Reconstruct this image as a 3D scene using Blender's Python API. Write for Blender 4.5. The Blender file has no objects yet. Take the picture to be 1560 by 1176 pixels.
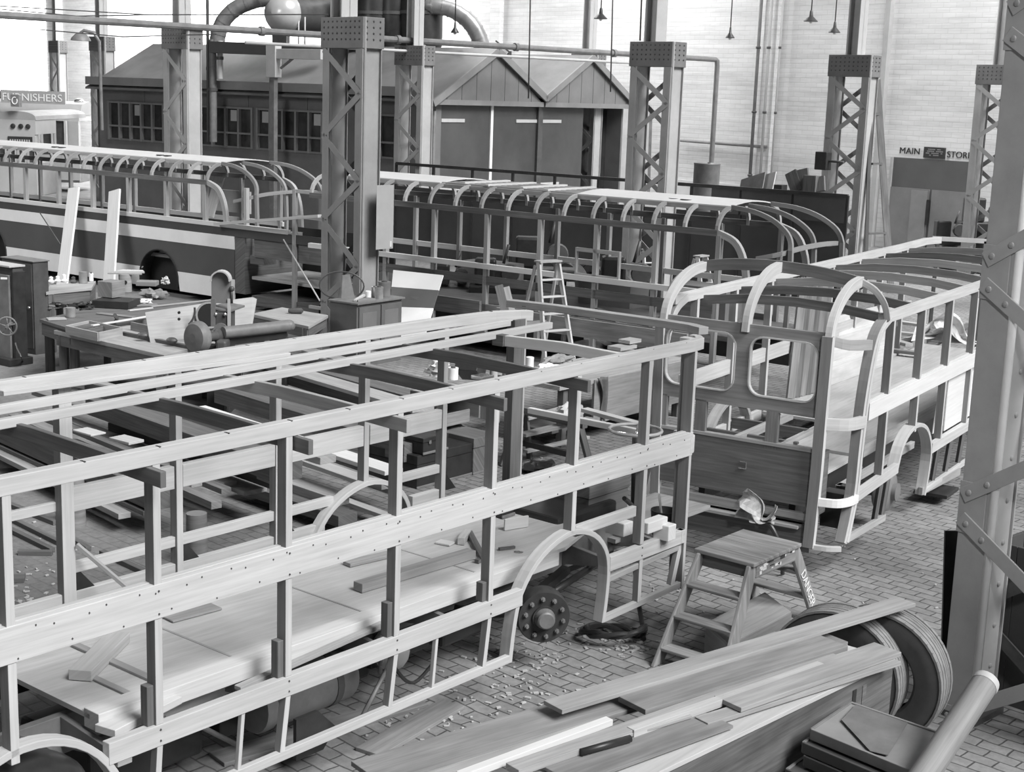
import bpy, bmesh, math, random
from mathutils import Vector, Matrix, noise
random.seed(7)
R=math.radians; pi=math.pi
scn=bpy.context.scene; col=scn.collection
# ---------------------------------------------------------------- camera (1560 x 1176 frame)
FPX=2224.7; CX,CY=780.0,588.0; H=4.6
PIT,ROL=R(11.337),R(1.982)
_c,_s=math.cos(PIT),math.sin(PIT); _cr,_sr=math.cos(ROL),math.sin(ROL)
FW=Vector((0,_c,-_s)); DN=Vector((0,-_s,-_c)); RT=Vector((1,0,0))
XC=RT*_cr-DN*_sr; YC=RT*_sr+DN*_cr
cam=bpy.data.cameras.new('camera'); camo=bpy.data.objects.new('camera',cam); col.objects.link(camo)
m3=Matrix((XC,-YC,-FW)).transposed()
camo.matrix_world=Matrix.Translation((0,0,H))@m3.to_4x4()
cam.sensor_fit='HORIZONTAL'; cam.sensor_width=36; cam.lens=36*FPX/1560
cam.clip_start=.1; cam.clip_end=400
scn.camera=camo
def ray(x,y): return XC*((x-CX)/FPX)+YC*((y-CY)/FPX)+FW
def P(x,y,z=0.0):                      # point of the level z seen at a place in the photograph
    d=ray(x,y); return Vector((0,0,H))+d*((z-H)/d.z)
def PY(x,y,Y):                         # point at the distance Y down the hall
    d=ray(x,y); return Vector((0,0,H))+d*(Y/d.y)
# frames: buses 1 and 2, the parked row and booth (B), the building (C)
def fr(deg): return Matrix.Rotation(R(deg),4,'Z')
F1,F2,FB,FC,FW0=fr(50.835),fr(58.11),fr(54.24),fr(43.0),Matrix.Identity(4)
def loc(F,p): return F.inverted()@Vector(p)
def PV(F,x,y,v):                       # on the upright plane y=v of a frame, in that frame's coordinates
    Fi=F.inverted(); o=Fi@Vector((0,0,H)); d=Fi.to_3x3()@ray(x,y); return o+d*((v-o.y)/d.y)
def PU(F,x,y,u):
    Fi=F.inverted(); o=Fi@Vector((0,0,H)); d=Fi.to_3x3()@ray(x,y); return o+d*((u-o.x)/d.x)
def PF(F,x,y,z): return loc(F,P(x,y,z))
# ---------------------------------------------------------------- mesh building
class MB:
    def __init__(s,F=FW0): s.F=F; s.v=[]; s.f=[]; s.uv=[]; s.sm=[]
    def face(s,idx,uv=None,smooth=False):
        s.f.append(tuple(idx)); s.uv.append(uv or [(0,0)]*len(idx)); s.sm.append(smooth)
    def hexa(s,c,ax=0):
        # c: 8 corners (x0y0z0,x1y0z0,x1y1z0,x0y1z0, then top); ax = grain axis
        b=len(s.v); s.v+= [Vector(p) for p in c]
        for q in ((0,3,2,1),(4,5,6,7),(0,1,5,4),(1,2,6,5),(2,3,7,6),(3,0,4,7)):
            pts=[Vector(c[i]) for i in q]
            o=Vector(c[0]); ex=(Vector(c[1])-o); ey=(Vector(c[3])-o); ez=(Vector(c[4])-o)
            E=[ex,ey,ez]; L=[max(e.length,1e-6) for e in E]
            g=E[ax]/L[ax]; o1=E[(ax+1)%3]/L[(ax+1)%3]; o2=E[(ax+2)%3]/L[(ax+2)%3]
            s.face([b+i for i in q],[((p-o).dot(g),(p-o).dot(o1)+(p-o).dot(o2)*1.37) for p in pts])
        return s
    def box(s,x0,x1,y0,y1,z0,z1,ax=None):
        if ax is None:
            L=(abs(x1-x0),abs(y1-y0),abs(z1-z0)); ax=L.index(max(L))
        return s.hexa([(x0,y0,z0),(x1,y0,z0),(x1,y1,z0),(x0,y1,z0),(x0,y0,z1),(x1,y0,z1),(x1,y1,z1),(x0,y1,z1)],ax)
    def beam(s,p,q,w,h,up=(0,0,1),base=False,off=0):
        # rectangular bar from p to q: w sideways, h along 'up'; base=True: p,q on its underside
        p,q=Vector(p),Vector(q); d=(q-p); 
        if d.length<1e-6: return s
        d.normalize(); up=Vector(up); a=d.cross(up)
        if a.length<1e-4: a=d.cross(Vector((1,0,0)))
        a.normalize(); n=a.cross(d); n.normalize()
        lo=0 if base else -h/2; hi=lo+h
        c=[]
        for zz in (lo,hi):
            for (e,sd) in ((p,-1),(q,-1),(q,1),(p,1)): c.append(e-a*(sd*w/2)+n*zz)
        # order so hexa's x axis = along
        return s.hexa([c[0],c[1],c[2],c[3],c[4],c[5],c[6],c[7]],0)
    def strip(s,pts,side,w,t,inw=None,closed=False):
        # flat bar bent along a polyline; 'side' = width axis, t = thickness in the bend plane
        side=Vector(side).normalized(); pts=[Vector(p) for p in pts]; n=len(pts); rings=[]; acc=0; b=len(s.v)
        for i,p in enumerate(pts):
            a=pts[max(0,i-1)]; c=pts[min(n-1,i+1)]
            if closed: a=pts[i-1]; c=pts[(i+1)%n]
            tg=(c-a).normalized(); nn=tg.cross(side).normalized()
            for (sw,st) in ((-1,-1),(1,-1),(1,1),(-1,1)): s.v.append(p+side*(sw*w/2)+nn*(st*t/2))
        for i in range(n if closed else n-1):
            j=(i+1)%n; L=(pts[j]-pts[i]).length
            for k in range(4):
                k2=(k+1)%4; s.face((b+i*4+k,b+i*4+k2,b+j*4+k2,b+j*4+k),[(acc,k*.1),(acc,k*.1+.1),(acc+L,k*.1+.1),(acc+L,k*.1)])
            acc+=L
        if not closed:
            s.face((b+3,b+2,b+1,b)); e=b+(n-1)*4; s.face((e,e+1,e+2,e+3))
        return s
    def tube(s,pts,r,n=10,closed=False,cap=True):
        pts=[Vector(p) for p in pts]; m=len(pts); b=len(s.v); rr=r if hasattr(r,'__len__') else [r]*m; acc=0
        ref=None
        for i,p in enumerate(pts):
            a=pts[i-1] if (i or closed) else p; c=pts[(i+1)%m] if (i<m-1 or closed) else p
            t=(c-a).normalized()
            if ref is None:
                ref=t.orthogonal().normalized()
            ref=(ref-t*ref.dot(t)); 
            ref=ref.normalized() if ref.length>1e-5 else t.orthogonal().normalized()
            bn=t.cross(ref)
            for k in range(n):
                an=2*pi*k/n; s.v.append(p+(ref*math.cos(an)+bn*math.sin(an))*rr[i])
        for i in range(m if closed else m-1):
            j=(i+1)%m; L=(pts[j]-pts[i]).length
            for k in range(n):
                k2=(k+1)%n
                s.face((b+i*n+k,b+i*n+k2,b+j*n+k2,b+j*n+k),[(acc,k/n),(acc,(k+1)/n),(acc+L,(k+1)/n),(acc+L,k/n)],True)
            acc+=L
        if cap and not closed:
            s.face([b+k for k in range(n)][::-1]); s.face([b+(m-1)*n+k for k in range(n)])
        return s
    def lathe(s,prof,c,ax=(0,0,1),n=24,cap=True,arc=None):
        # prof: [(r,h)] along axis ax from centre c
        ax=Vector(ax).normalized(); x=ax.orthogonal().normalized(); y=ax.cross(x); c=Vector(c); b=len(s.v); m=len(prof)
        for (r,h) in prof:
            for k in range(n):
                a=2*pi*k/n; s.v.append(c+ax*h+(x*math.cos(a)+y*math.sin(a))*r)
        for i in range(m-1):
            flat=abs(prof[i][0]-prof[i+1][0])<1e-6
            for k in range(n):
                k2=(k+1)%n
                s.face((b+i*n+k,b+i*n+k2,b+(i+1)*n+k2,b+(i+1)*n+k),[(k/n,prof[i][1]),((k+1)/n,prof[i][1]),((k+1)/n,prof[i+1][1]),(k/n,prof[i+1][1])],n>8)
        if cap:
            if prof[0][0]>1e-6: s.face([b+k for k in range(n)][::-1])
            if prof[-1][0]>1e-6: s.face([b+(m-1)*n+k for k in range(n)])
        return s
    def prism(s,poly,d):
        # poly: 3D loop, extruded by vector d
        d=Vector(d); poly=[Vector(p) for p in poly]; n=len(poly); b=len(s.v)
        nr=Vector((0,0,0))
        for i in range(n): nr+=poly[i].cross(poly[(i+1)%n])
        if nr.dot(d)>0: poly=poly[::-1]
        s.v+=poly+[p+d for p in poly]
        e=(poly[1]-poly[0]).normalized(); g=nr.normalized().cross(e)
        # longest direction as grain
        ext=[(max(p.dot(a) for p in poly)-min(p.dot(a) for p in poly)) for a in (e,g)]
        if ext[1]>ext[0]: e,g=g,e
        uvp=[(p.dot(e),p.dot(g)) for p in poly]
        s.face(list(range(b,b+n)),uvp); s.face([b+n+i for i in range(n)][::-1],uvp[::-1])
        for i in range(n):
            j=(i+1)%n; L=(poly[j]-poly[i]).length; t=d.length
            s.face((b+j,b+i,b+n+i,b+n+j),[(L,0),(0,0),(0,t),(L,t)])
        return s
    def sphere(s,c,r,n=12,m=8,sc=(1,1,1),amp=0,fq=3,seed=0):
        c=Vector(c); b=len(s.v)
        for i in range(m+1):
            th=pi*i/m
            for k in range(n):
                a=2*pi*k/n; d=Vector((math.sin(th)*math.cos(a),math.sin(th)*math.sin(a),math.cos(th)))
                q=1+(amp*noise.noise(d*fq+Vector((seed*3.1,seed,0))) if amp else 0)
                s.v.append(c+Vector((d.x*sc[0],d.y*sc[1],d.z*sc[2]))*r*q)
        for i in range(m):
            for k in range(n):
                k2=(k+1)%n; s.face((b+i*n+k,b+(i+1)*n+k,b+(i+1)*n+k2,b+i*n+k2),None,True)
        return s
    def grid(s,fn,nu,nv,smooth=True):
        b=len(s.v)
        for i in range(nu+1):
            for j in range(nv+1): s.v.append(Vector(fn(i/nu,j/nv)))
        w=nv+1
        for i in range(nu):
            for j in range(nv):
                s.face((b+i*w+j,b+(i+1)*w+j,b+(i+1)*w+j+1,b+i*w+j+1),[(i/nu,j/nv),((i+1)/nu,j/nv),((i+1)/nu,(j+1)/nv),(i/nu,(j+1)/nv)],smooth)
        return s
WM={}     # world matrices of the parents
def link(o): col.objects.link(o); return o
def build(mb,name,mat,parent=None,bev=0,label=None,kind=None,solid=0,org=None):
    me=bpy.data.meshes.new(name)
    wv=[mb.F@v for v in mb.v]
    if parent is not None: M=WM[parent.name]
    else:
        xs=[v.x for v in wv]; ys=[v.y for v in wv]; zs=[v.z for v in wv]
        o0=Vector(org) if org else Vector(((min(xs)+max(xs))/2,(min(ys)+max(ys))/2,min(zs)))
        rot=mb.F.to_3x3().to_4x4(); M=Matrix.Translation(o0)@rot
    Mi=M.inverted()
    me.from_pydata([Mi@v for v in wv],[],mb.f); me.update()
    uvl=me.uv_layers.new(name='grain'); k=0
    ux=random.uniform(0,40); uy=random.uniform(0,40)
    for pi_,uvs in enumerate(mb.uv):
        for uv in uvs: uvl.data[k].uv=(uv[0]+ux,uv[1]+uy); k+=1
    for p,sm in zip(me.polygons,mb.sm): p.use_smooth=sm
    if mat=='pillar':                                      # light put into the wood: pale on lit edges, darker on shaded broad faces
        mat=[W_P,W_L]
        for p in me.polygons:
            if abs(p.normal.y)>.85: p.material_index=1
    mats=mat if isinstance(mat,(list,tuple)) else [mat]
    for m in mats: me.materials.append(m)
    bm=bmesh.new(); bm.from_mesh(me); bmesh.ops.recalc_face_normals(bm,faces=bm.faces)
    for e in bm.edges:
        if len(e.link_faces)==2 and e.calc_face_angle(0)>.6: e.smooth=False
    bm.to_mesh(me); bm.free()
    o=link(bpy.data.objects.new(name,me))
    if parent is not None: o.parent=parent; WM[o.name]=M
    else: o.matrix_world=M; WM[o.name]=M
    if bev:
        b=o.modifiers.new('edge','BEVEL'); b.width=bev; b.segments=2; b.limit_method='ANGLE'; b.angle_limit=R(50)
    if solid:
        b=o.modifiers.new('thick','SOLIDIFY'); b.thickness=solid
    if label: o['label']=label
    if kind: o['kind']=kind
    return o
def thing(name,label,cat,p,F=FW0,group=None):
    o=link(bpy.data.objects.new(name,None)); M=Matrix.Translation(F@Vector(p))@F.to_3x3().to_4x4()
    o.matrix_world=M; WM[o.name]=M; o.empty_display_size=.2
    o['label']=label; o['category']=cat
    if group: o['group']=group
    return o
def tag(o,label,cat,group=None):
    o['label']=label; o['category']=cat
    if group: o['group']=group
    return o
def single(mb,name,mat,label,cat,group=None,bev=0,solid=0): return tag(build(mb,name,mat,None,bev,solid=solid),label,cat,group)
def dup(root,loc_,rotz=None,label=None,scale=None):
    r=root.copy(); col.objects.link(r); r.location=loc_
    if rotz is not None: r.rotation_euler=(0,0,rotz)
    if label: r['label']=label
    if scale: r.scale=scale
    kids=[o for o in col.objects if o.parent==root]
    for ch in kids:
        c=ch.copy(); col.objects.link(c); c.parent=r
        for g in [o for o in col.objects if o.parent==ch]:
            d=g.copy(); col.objects.link(d); d.parent=c
    return r
# ---------------------------------------------------------------- procedural materials (a black and white photograph: all greys)
def srgb(v):
    v/=255; return v/12.92 if v<=.04045 else ((v+.055)/1.055)**2.4
def _mat(name):
    m=bpy.data.materials.new(name); m.use_nodes=True; nt=m.node_tree; b=nt.nodes['Principled BSDF']; return m,nt,b
def ramp(nt,stops,fac):
    r=nt.nodes.new('ShaderNodeValToRGB'); e=r.color_ramp.elements
    while len(e)<len(stops): e.new(.5)
    for i,(p,c) in enumerate(stops): e[i].position=p; e[i].color=(c,c,c,1)
    nt.links.new(fac,r.inputs[0]); return r.outputs[0]
def mul(nt,a,b,f=1):
    n=nt.nodes.new('ShaderNodeMix'); n.data_type='RGBA'; n.blend_type='MULTIPLY'; n.inputs[0].default_value=f
    nt.links.new(a,n.inputs[6]); nt.links.new(b,n.inputs[7]); return n.outputs[2]
def tex(nt,src,scale,sc=3,det=4,rough=.6):
    tc=nt.nodes.new('ShaderNodeTexCoord'); mp=nt.nodes.new('ShaderNodeMapping'); mp.inputs['Scale'].default_value=scale
    nt.links.new(tc.outputs[src],mp.inputs[0]); n=nt.nodes.new('ShaderNodeTexNoise'); n.inputs['Scale'].default_value=sc; n.inputs['Detail'].default_value=det; n.inputs['Roughness'].default_value=rough
    nt.links.new(mp.outputs[0],n.inputs[0]); return n.outputs[0]
def bump(nt,b,h,st=.2,dist=.01):
    n=nt.nodes.new('ShaderNodeBump'); n.inputs['Strength'].default_value=st; n.inputs['Distance'].default_value=dist
    nt.links.new(h,n.inputs['Height']); nt.links.new(n.outputs[0],b.inputs['Normal'])
def wood(name,c,lo=.72,hi=1.08,rough=.65,stain=.8,knots=True):
    m,nt,b=_mat(name)
    g=tex(nt,'UV',(1.2,26,1),1.0,5,.65); g2=tex(nt,'UV',(.9,3.5,1),1.3,3)
    c1=ramp(nt,[(.3,c*lo),(.7,min(1,c*hi))],g); c2=ramp(nt,[(.35,stain),(.6,1.0)],g2)
    oi=nt.nodes.new('ShaderNodeObjectInfo'); rr=ramp(nt,[(0,.86),(1,1.0)],oi.outputs['Random'])
    nt.links.new(mul(nt,mul(nt,c1,c2),rr),b.inputs['Base Color']); b.inputs['Roughness'].default_value=rough
    b.inputs['Specular IOR Level'].default_value=.25; bump(nt,b,g,.15,.004); return m
def paint(name,c,var=.25,sc=2.5,rough=.5,metal=0,det=6,spec=.4):
    m,nt,b=_mat(name); g=tex(nt,'Object',(1,1,1),sc,det,.65)
    nt.links.new(ramp(nt,[(.3,c*(1-var)),(.7,min(1,c*(1+var*.6)))],g),b.inputs['Base Color'])
    b.inputs['Roughness'].default_value=rough; b.inputs['Metallic'].default_value=metal; b.inputs['Specular IOR Level'].default_value=spec
    bump(nt,b,g,.08,.004); return m
def emit(name,c,st):
    m,nt,b=_mat(name); b.inputs['Base Color'].default_value=(c,c,c,1); b.inputs['Emission Color'].default_value=(1,1,1,1); b.inputs['Emission Strength'].default_value=st; return m
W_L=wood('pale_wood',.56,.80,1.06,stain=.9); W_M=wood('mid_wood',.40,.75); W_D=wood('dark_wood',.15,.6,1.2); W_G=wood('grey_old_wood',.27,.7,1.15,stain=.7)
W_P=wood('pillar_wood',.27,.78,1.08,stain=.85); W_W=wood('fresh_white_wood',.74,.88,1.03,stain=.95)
PLY=wood('plywood_floor',.56,.84,1.05,stain=.82)
STF=paint('hazed_column_paint',.40,.2,1.2,.42); ST=paint('grey_column_paint',.28,.22,1.2,.42); STD=paint('dark_steel',.07,.35,3,.45); BLK=paint('black_oily_metal',.025,.4,5,.4); IRON=paint('machine_grey',.16,.3,4,.45)  # far column grey is paler: haze put into the colour
SHED=paint('booth_paint',.15,.25,.8,.5); SHR=paint('booth_roof_felt',.14,.3,.9,.38); DKP=paint('panel_grey',.075,.15,1,.35); WHP=paint('white_paint',.8,.06,2,.45); LGP=paint('light_grey_paint',.45,.15,1.5,.5)
RUB=paint('tyre_rubber',.05,.3,6,.55); RUBT=paint('tyre_tread_dusty',.19,.3,9,.6); MET=paint('bright_metal',.6,.15,6,.25,.9); GALV=paint('galvanised_duct',.30,.3,2,.35,.35)
CLOTH=paint('grey_sacking',.25,.4,8,.9); PAPER=paint('white_paper',.75,.1,8,.7); TIN=paint('tin_can',.35,.25,7,.35,.4); ROOFP=paint('pale_roof_panel',.56,.08,1.2,.5)
BLACK=paint('black_void',.012,.2,3,.7); INK=paint('black_lettering',.03,.1,3,.6); CHALK=paint('chalk_white',.75,.2,30,.9)
GLASS=paint('booth_glass',.05,.5,1.5,.12,0,3,.6)
# ================================================================ floor
def floor_mat():
    m,nt,b=_mat('sett_floor')
    tc=nt.nodes.new('ShaderNodeTexCoord'); mp=nt.nodes.new('ShaderNodeMapping'); mp.inputs['Rotation'].default_value=(0,0,-R(54+90-7))
    nt.links.new(tc.outputs['Object'],mp.inputs[0])
    nz=nt.nodes.new('ShaderNodeTexNoise'); nz.inputs['Scale'].default_value=2.2; nz.inputs['Detail'].default_value=3; nt.links.new(mp.outputs[0],nz.inputs[0])
    mx=nt.nodes.new('ShaderNodeMix'); mx.data_type='VECTOR'; mx.inputs[0].default_value=.075
    nt.links.new(mp.outputs[0],mx.inputs[4]); nt.links.new(nz.outputs[1],mx.inputs[5])
    br=nt.nodes.new('ShaderNodeTexBrick'); nt.links.new(mx.outputs[1],br.inputs[0])
    br.inputs['Scale'].default_value=1; br.inputs['Brick Width'].default_value=.225; br.inputs['Row Height'].default_value=.125; br.inputs['Mortar Size'].default_value=.009; br.inputs['Mortar Smooth'].default_value=.6
    for k,v in (('Color1',.28),('Color2',.225),('Mortar',.075)): br.inputs[k].default_value=(v,v,v,1)
    big=tex(nt,'Object',(1,1,1),.35,5,.6); dirt=ramp(nt,[(.35,.62),(.62,1.05)],big)
    fine=tex(nt,'Object',(1,1,1),14,4,.7); fr_=ramp(nt,[(.3,.75),(.7,1.12)],fine)
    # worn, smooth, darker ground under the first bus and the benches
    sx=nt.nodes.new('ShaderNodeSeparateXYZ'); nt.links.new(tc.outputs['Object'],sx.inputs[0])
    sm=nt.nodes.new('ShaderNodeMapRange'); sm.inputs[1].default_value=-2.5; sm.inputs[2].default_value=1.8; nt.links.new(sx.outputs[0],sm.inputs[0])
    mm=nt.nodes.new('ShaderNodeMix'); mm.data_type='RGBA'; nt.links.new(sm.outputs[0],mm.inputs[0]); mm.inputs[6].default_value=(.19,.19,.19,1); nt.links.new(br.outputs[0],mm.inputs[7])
    # shade below the first chassis, painted into the ground colour
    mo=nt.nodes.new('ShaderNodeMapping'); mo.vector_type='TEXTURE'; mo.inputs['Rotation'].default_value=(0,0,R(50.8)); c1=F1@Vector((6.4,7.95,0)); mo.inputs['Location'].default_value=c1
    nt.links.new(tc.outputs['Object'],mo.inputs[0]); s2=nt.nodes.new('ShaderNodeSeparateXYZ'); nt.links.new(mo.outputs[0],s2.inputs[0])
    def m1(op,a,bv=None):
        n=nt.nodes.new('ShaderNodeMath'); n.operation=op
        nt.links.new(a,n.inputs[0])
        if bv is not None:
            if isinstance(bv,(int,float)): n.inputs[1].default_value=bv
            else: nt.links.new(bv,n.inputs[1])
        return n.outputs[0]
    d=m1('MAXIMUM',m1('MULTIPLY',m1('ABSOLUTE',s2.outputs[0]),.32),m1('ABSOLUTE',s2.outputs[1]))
    d=m1('ADD',d,m1('MULTIPLY',big,.5)); under_shade=ramp(nt,[(.0,.30),(1,1)],m1('DIVIDE',m1('SUBTRACT',d,1.15),.9))
    nt.links.new(mul(nt,mul(nt,mul(nt,mm.outputs[2],dirt),fr_),under_shade),b.inputs['Base Color']); b.inputs['Roughness'].default_value=.8; b.inputs['Specular IOR Level'].default_value=.25
    bump(nt,b,br.outputs[1],.5,-.012); return m
def brick_mat(name,c1,c2,mo,dirt=.8):
    m,nt,b=_mat(name)
    tc=nt.nodes.new('ShaderNodeTexCoord'); sx=nt.nodes.new('ShaderNodeSeparateXYZ'); nt.links.new(tc.outputs['Object'],sx.inputs[0])
    cb=nt.nodes.new('ShaderNodeCombineXYZ'); nt.links.new(sx.outputs[1],cb.inputs[0]); nt.links.new(sx.outputs[2],cb.inputs[1])
    br=nt.nodes.new('ShaderNodeTexBrick'); nt.links.new(cb.outputs[0],br.inputs[0]); br.inputs['Scale'].default_value=1
    br.inputs['Brick Width'].default_value=.46; br.inputs['Row Height'].default_value=.16; br.inputs['Mortar Size'].default_value=.016; br.inputs['Mortar Smooth'].default_value=.5
    for k,v in (('Color1',c1),('Color2',c2),('Mortar',mo)): br.inputs[k].default_value=(v,v,v,1)
    d=ramp(nt,[(.35,dirt),(.6,1)],tex(nt,'Object',(1,.25,1),.55,6,.65))
    d2=ramp(nt,[(.38,.86),(.55,1)],tex(nt,'Object',(1,.12,1.6),3.0,4,.7))
    nt.links.new(mul(nt,mul(nt,br.outputs[0],d),d2),b.inputs['Base Color']); b.inputs['Roughness'].default_value=.75; b.inputs['Specular IOR Level'].default_value=.2
    bump(nt,b,br.outputs[1],.35,-.01); return m
BRICK=brick_mat('whitewashed_brick',.80,.76,.70)
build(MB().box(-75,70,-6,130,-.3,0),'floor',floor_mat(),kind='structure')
UW=41.9
def struct(mb,name,mat,**k): return build(mb,name,mat,kind='structure',**k)
struct(MB(FC).box(UW,UW+.4,-22,95,0,15),'wall_back',BRICK)
# brick piers and mouldings of the back wall
def wall_v(x,y=120): return PU(FC,x,y,UW).y
k=0
for x,w in ((1175,.55),(757,.6),(93,.8),(160,.9),(1350,.18),(455,.6)):
    k+=1; v=wall_v(x); struct(MB(FC).box(UW-.22,UW+.02,v-w/2,v+w/2,0,15),'trim_%d'%k,BRICK if w>.3 else LGP)
k+=1; struct(MB(FC).box(UW-.06,UW+.02,wall_v(1172),wall_v(1035),0,1.65),'trim_%d'%k,paint('pale_dado',.72,.1,.8,.6))
# the big daylight windows at the far left end of the back wall
SKYW=emit('daylight_pane',.9,5.5); FRM=paint('window_frame',.5,.1,2,.5)
for n,(xa,xb,z0,z1) in enumerate(((-40,72,3.6,13),)):
    va,vb=wall_v(xb),wall_v(xa); w=struct(MB(FC).box(UW-.08,UW-.02,va,vb,z0,z1),'window_%d'%(n+1),SKYW)
# main store door
dv1,dv0=PU(FC,1358,300,UW).y,PU(FC,1480,300,UW).y; dz=PU(FC,1358,239,UW).z
dm=paint('store_door_paint',.10,.15,1.0,.5)
def door():
    w=dv1-dv0
    d=struct(MB(FC).box(UW-.05,UW+.05,dv0,dv1,0,dz),'door_1',dm)
    # two sliding leaves with a paler lower part and a wicket
    lo=paint('door_leaf_grey',.20,.18,1.2,.55); zz=dz*.68
    build(MB(FC).box(UW-.10,UW-.05,dv0,dv0+w*.47,0,zz),'door_leaf',lo,d)
    build(MB(FC).box(UW-.10,UW-.05,dv0+w*.5,dv1,0,zz),'door_leaf',lo,d)
    build(MB(FC).box(UW-.13,UW-.10,dv0+w*.52,dv0+w*.72,.1,zz-.05),'wicket',paint('wicket_grey',.24,.15,1.5,.5),d)
    build(MB(FC).box(UW-.16,UW-.10,dv0+w*.48,dv0+w*.51,.9,1.7),'door_handle',BLK,d)
    build(MB(FC).box(UW-.12,UW-.02,dv1,dv1+.08,0,dz),'door_frame',LGP,d)
door()
def text(s,name,size,F,o,ex,ez,mat,parent=None,depth=.01,align='LEFT',sx=1):
    cu=bpy.data.curves.new(name,'FONT'); cu.body=s; cu.size=size; cu.extrude=depth; cu.align_x=align; cu.align_y='BOTTOM_BASELINE'
    to=bpy.data.objects.new(name,cu); col.objects.link(to); dg=bpy.context.evaluated_depsgraph_get(); dg.update()
    me=bpy.data.meshes.new_from_object(to.evaluated_get(dg)); bpy.data.objects.remove(to)
    ex=Vector(ex).normalized(); ez=Vector(ez).normalized(); en=ex.cross(ez)
    b=MB(F); b.v=[Vector(o)+ex*(v.co.x*sx)+ez*v.co.y+en*v.co.z for v in me.vertices]
    for p in me.polygons: b.face(tuple(p.vertices))
    return build(b,name,mat,parent)
def wall_text(s,x0,y0,x1,hpx,u,label):
    a=PU(FC,x0,y0,u); b=PU(FC,x1,y0+(x1-x0)*.058,u); L=abs(b.y-a.y)
    z=a.z; hh=PU(FC,x0,y0-hpx,u).z-z
    o=text(s,'painted_lettering',hh/.70,FC,(u,a.y,z),(0,-1,0),(0,0,1),INK,None,.012)
    xs=[v.co.y for v in o.data.vertices]; wd=max(xs)-min(xs); f=L/wd
    for v in o.data.vertices: v.co.y*=f
    # put it where it starts
    m=o.matrix_world.translation; c=FC@Vector((u-.015,(a.y+b.y)/2,z)); o.matrix_world.translation=c
    tag(o,label,'lettering'); return o
wall_text('MAIN',1371,233.5,1401,9.5,UW-.02,'black painted word MAIN on the white wall above the store door')
wall_text('STORE',1443,239.5,1480,9.5,UW-.02,'black painted word STORE on the white wall above the store door')
pa=PU(FC,1407,240,UW-.06); pb=PU(FC,1439,240,UW-.06); pz1=PU(FC,1407,223.5,UW-.06).z; pz0=PU(FC,1439,242,UW-.06).z
t=thing('notice_board','small dark notice board with white lines between MAIN and STORE','notice board',(UW-.05,(pa.y+pb.y)/2,pz0),FC)
build(MB(FC).box(UW-.09,UW-.02,pb.y,pa.y,pz0,pz1),'board',paint('notice_dark',.03,.2,3,.5),t)
zz=pz1-(pz1-pz0)*.25
for i,s_ in enumerate((.62,.86,.8,.45)):
    c=(pa.y+pb.y)/2; w=(pa.y-pb.y)*s_/2; z=zz-i*(pz1-pz0)*.18
    mb=MB(FC); n_=max(3,int(s_*12))
    for j in range(n_):
        if (j*7+i)%5==4: continue
        a=c-w+2*w*j/n_; mb.box(UW-.095,UW-.09,a,a+2*w/n_*.86,z,z+.035)
    build(mb,'writing_line',paint('faded_lettering',.22,.2,8,.7) if i==0 else bpy.data.materials['faded_lettering'],t)
# ================================================================ steel columns
def lattice(mb,F,u,va,vb,z0,z1,n,w=.09,t=.014,flip=False,du=0):
    dz=(z1-z0)/n
    for i in range(n):
        a,b=(va,vb) if (i%2==0)!=flip else (vb,va)
        mb.beam((u+du,a,z0+dz*i),(u+du,b,z0+dz*(i+1)),t,w,up=(0,0,1))
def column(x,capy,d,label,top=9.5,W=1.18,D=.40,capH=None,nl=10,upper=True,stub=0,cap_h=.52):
    q=PY(x,capy,d); c=loc(FC,q); u,v=c.x,c.y; zc=q.z
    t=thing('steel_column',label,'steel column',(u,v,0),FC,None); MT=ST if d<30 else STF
    lw=.22
    for sgn in (1,-1):
        vo=v+sgn*(W/2-lw/2); mb=MB(FC)
        mb.box(u-D/2,u-D/2+.018,vo-lw/2,vo+lw/2,0,zc)          # flange to the left
        mb.box(u+D/2-.018,u+D/2,vo-lw/2,vo+lw/2,0,zc)
        mb.box(u-D/2,u+D/2,vo-lw/2+.05,vo-lw/2+.07,0,zc)
        mb.tube([(u-D/2+.03,vo-lw/2-.004,0),(u-D/2+.03,vo-lw/2-.004,zc)],.028,8)
        mb.box(u-D/2-.02,u-D/2,vo-lw/2-.005,vo-lw/2+.05,0,zc)
        build(mb,'leg',MT,t,.006)
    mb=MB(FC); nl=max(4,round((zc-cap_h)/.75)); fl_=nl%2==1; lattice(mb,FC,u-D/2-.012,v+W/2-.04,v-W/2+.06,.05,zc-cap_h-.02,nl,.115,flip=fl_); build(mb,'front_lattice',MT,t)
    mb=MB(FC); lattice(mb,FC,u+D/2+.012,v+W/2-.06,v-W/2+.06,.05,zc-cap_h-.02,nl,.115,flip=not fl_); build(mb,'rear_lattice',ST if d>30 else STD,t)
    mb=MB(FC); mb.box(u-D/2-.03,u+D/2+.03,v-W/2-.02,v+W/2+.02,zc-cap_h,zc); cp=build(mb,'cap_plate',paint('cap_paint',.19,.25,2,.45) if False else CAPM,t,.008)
    mb=MB(FC)
    for r_ in range(4):
        for i in range(9):
            mb.sphere((u-D/2-.03,v-W/2+.08+i*(W-.16)/8,zc-.07-r_*.1),.02,6,4)
        for i in range(3): mb.sphere((u-D/2+.06+i*.14,v-W/2-.02,zc-.07-r_*.1),.02,6,4)
    build(mb,'rivets',STD,cp)
    if upper:
        mb=MB(FC); w=.17; vs=v-stub
        mb.box(u-w,u+w,vs-w,vs-w+.03,zc,top); mb.box(u-w,u+w,vs+w-.03,vs+w,zc,top); mb.box(u-.02,u+.02,vs-w,vs+w,zc,top)
        build(mb,'upper_post',LGP,t,.008)
    return t,u,v,zc
CAPM=paint('cap_plate_paint',.17,.22,2,.45)
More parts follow.
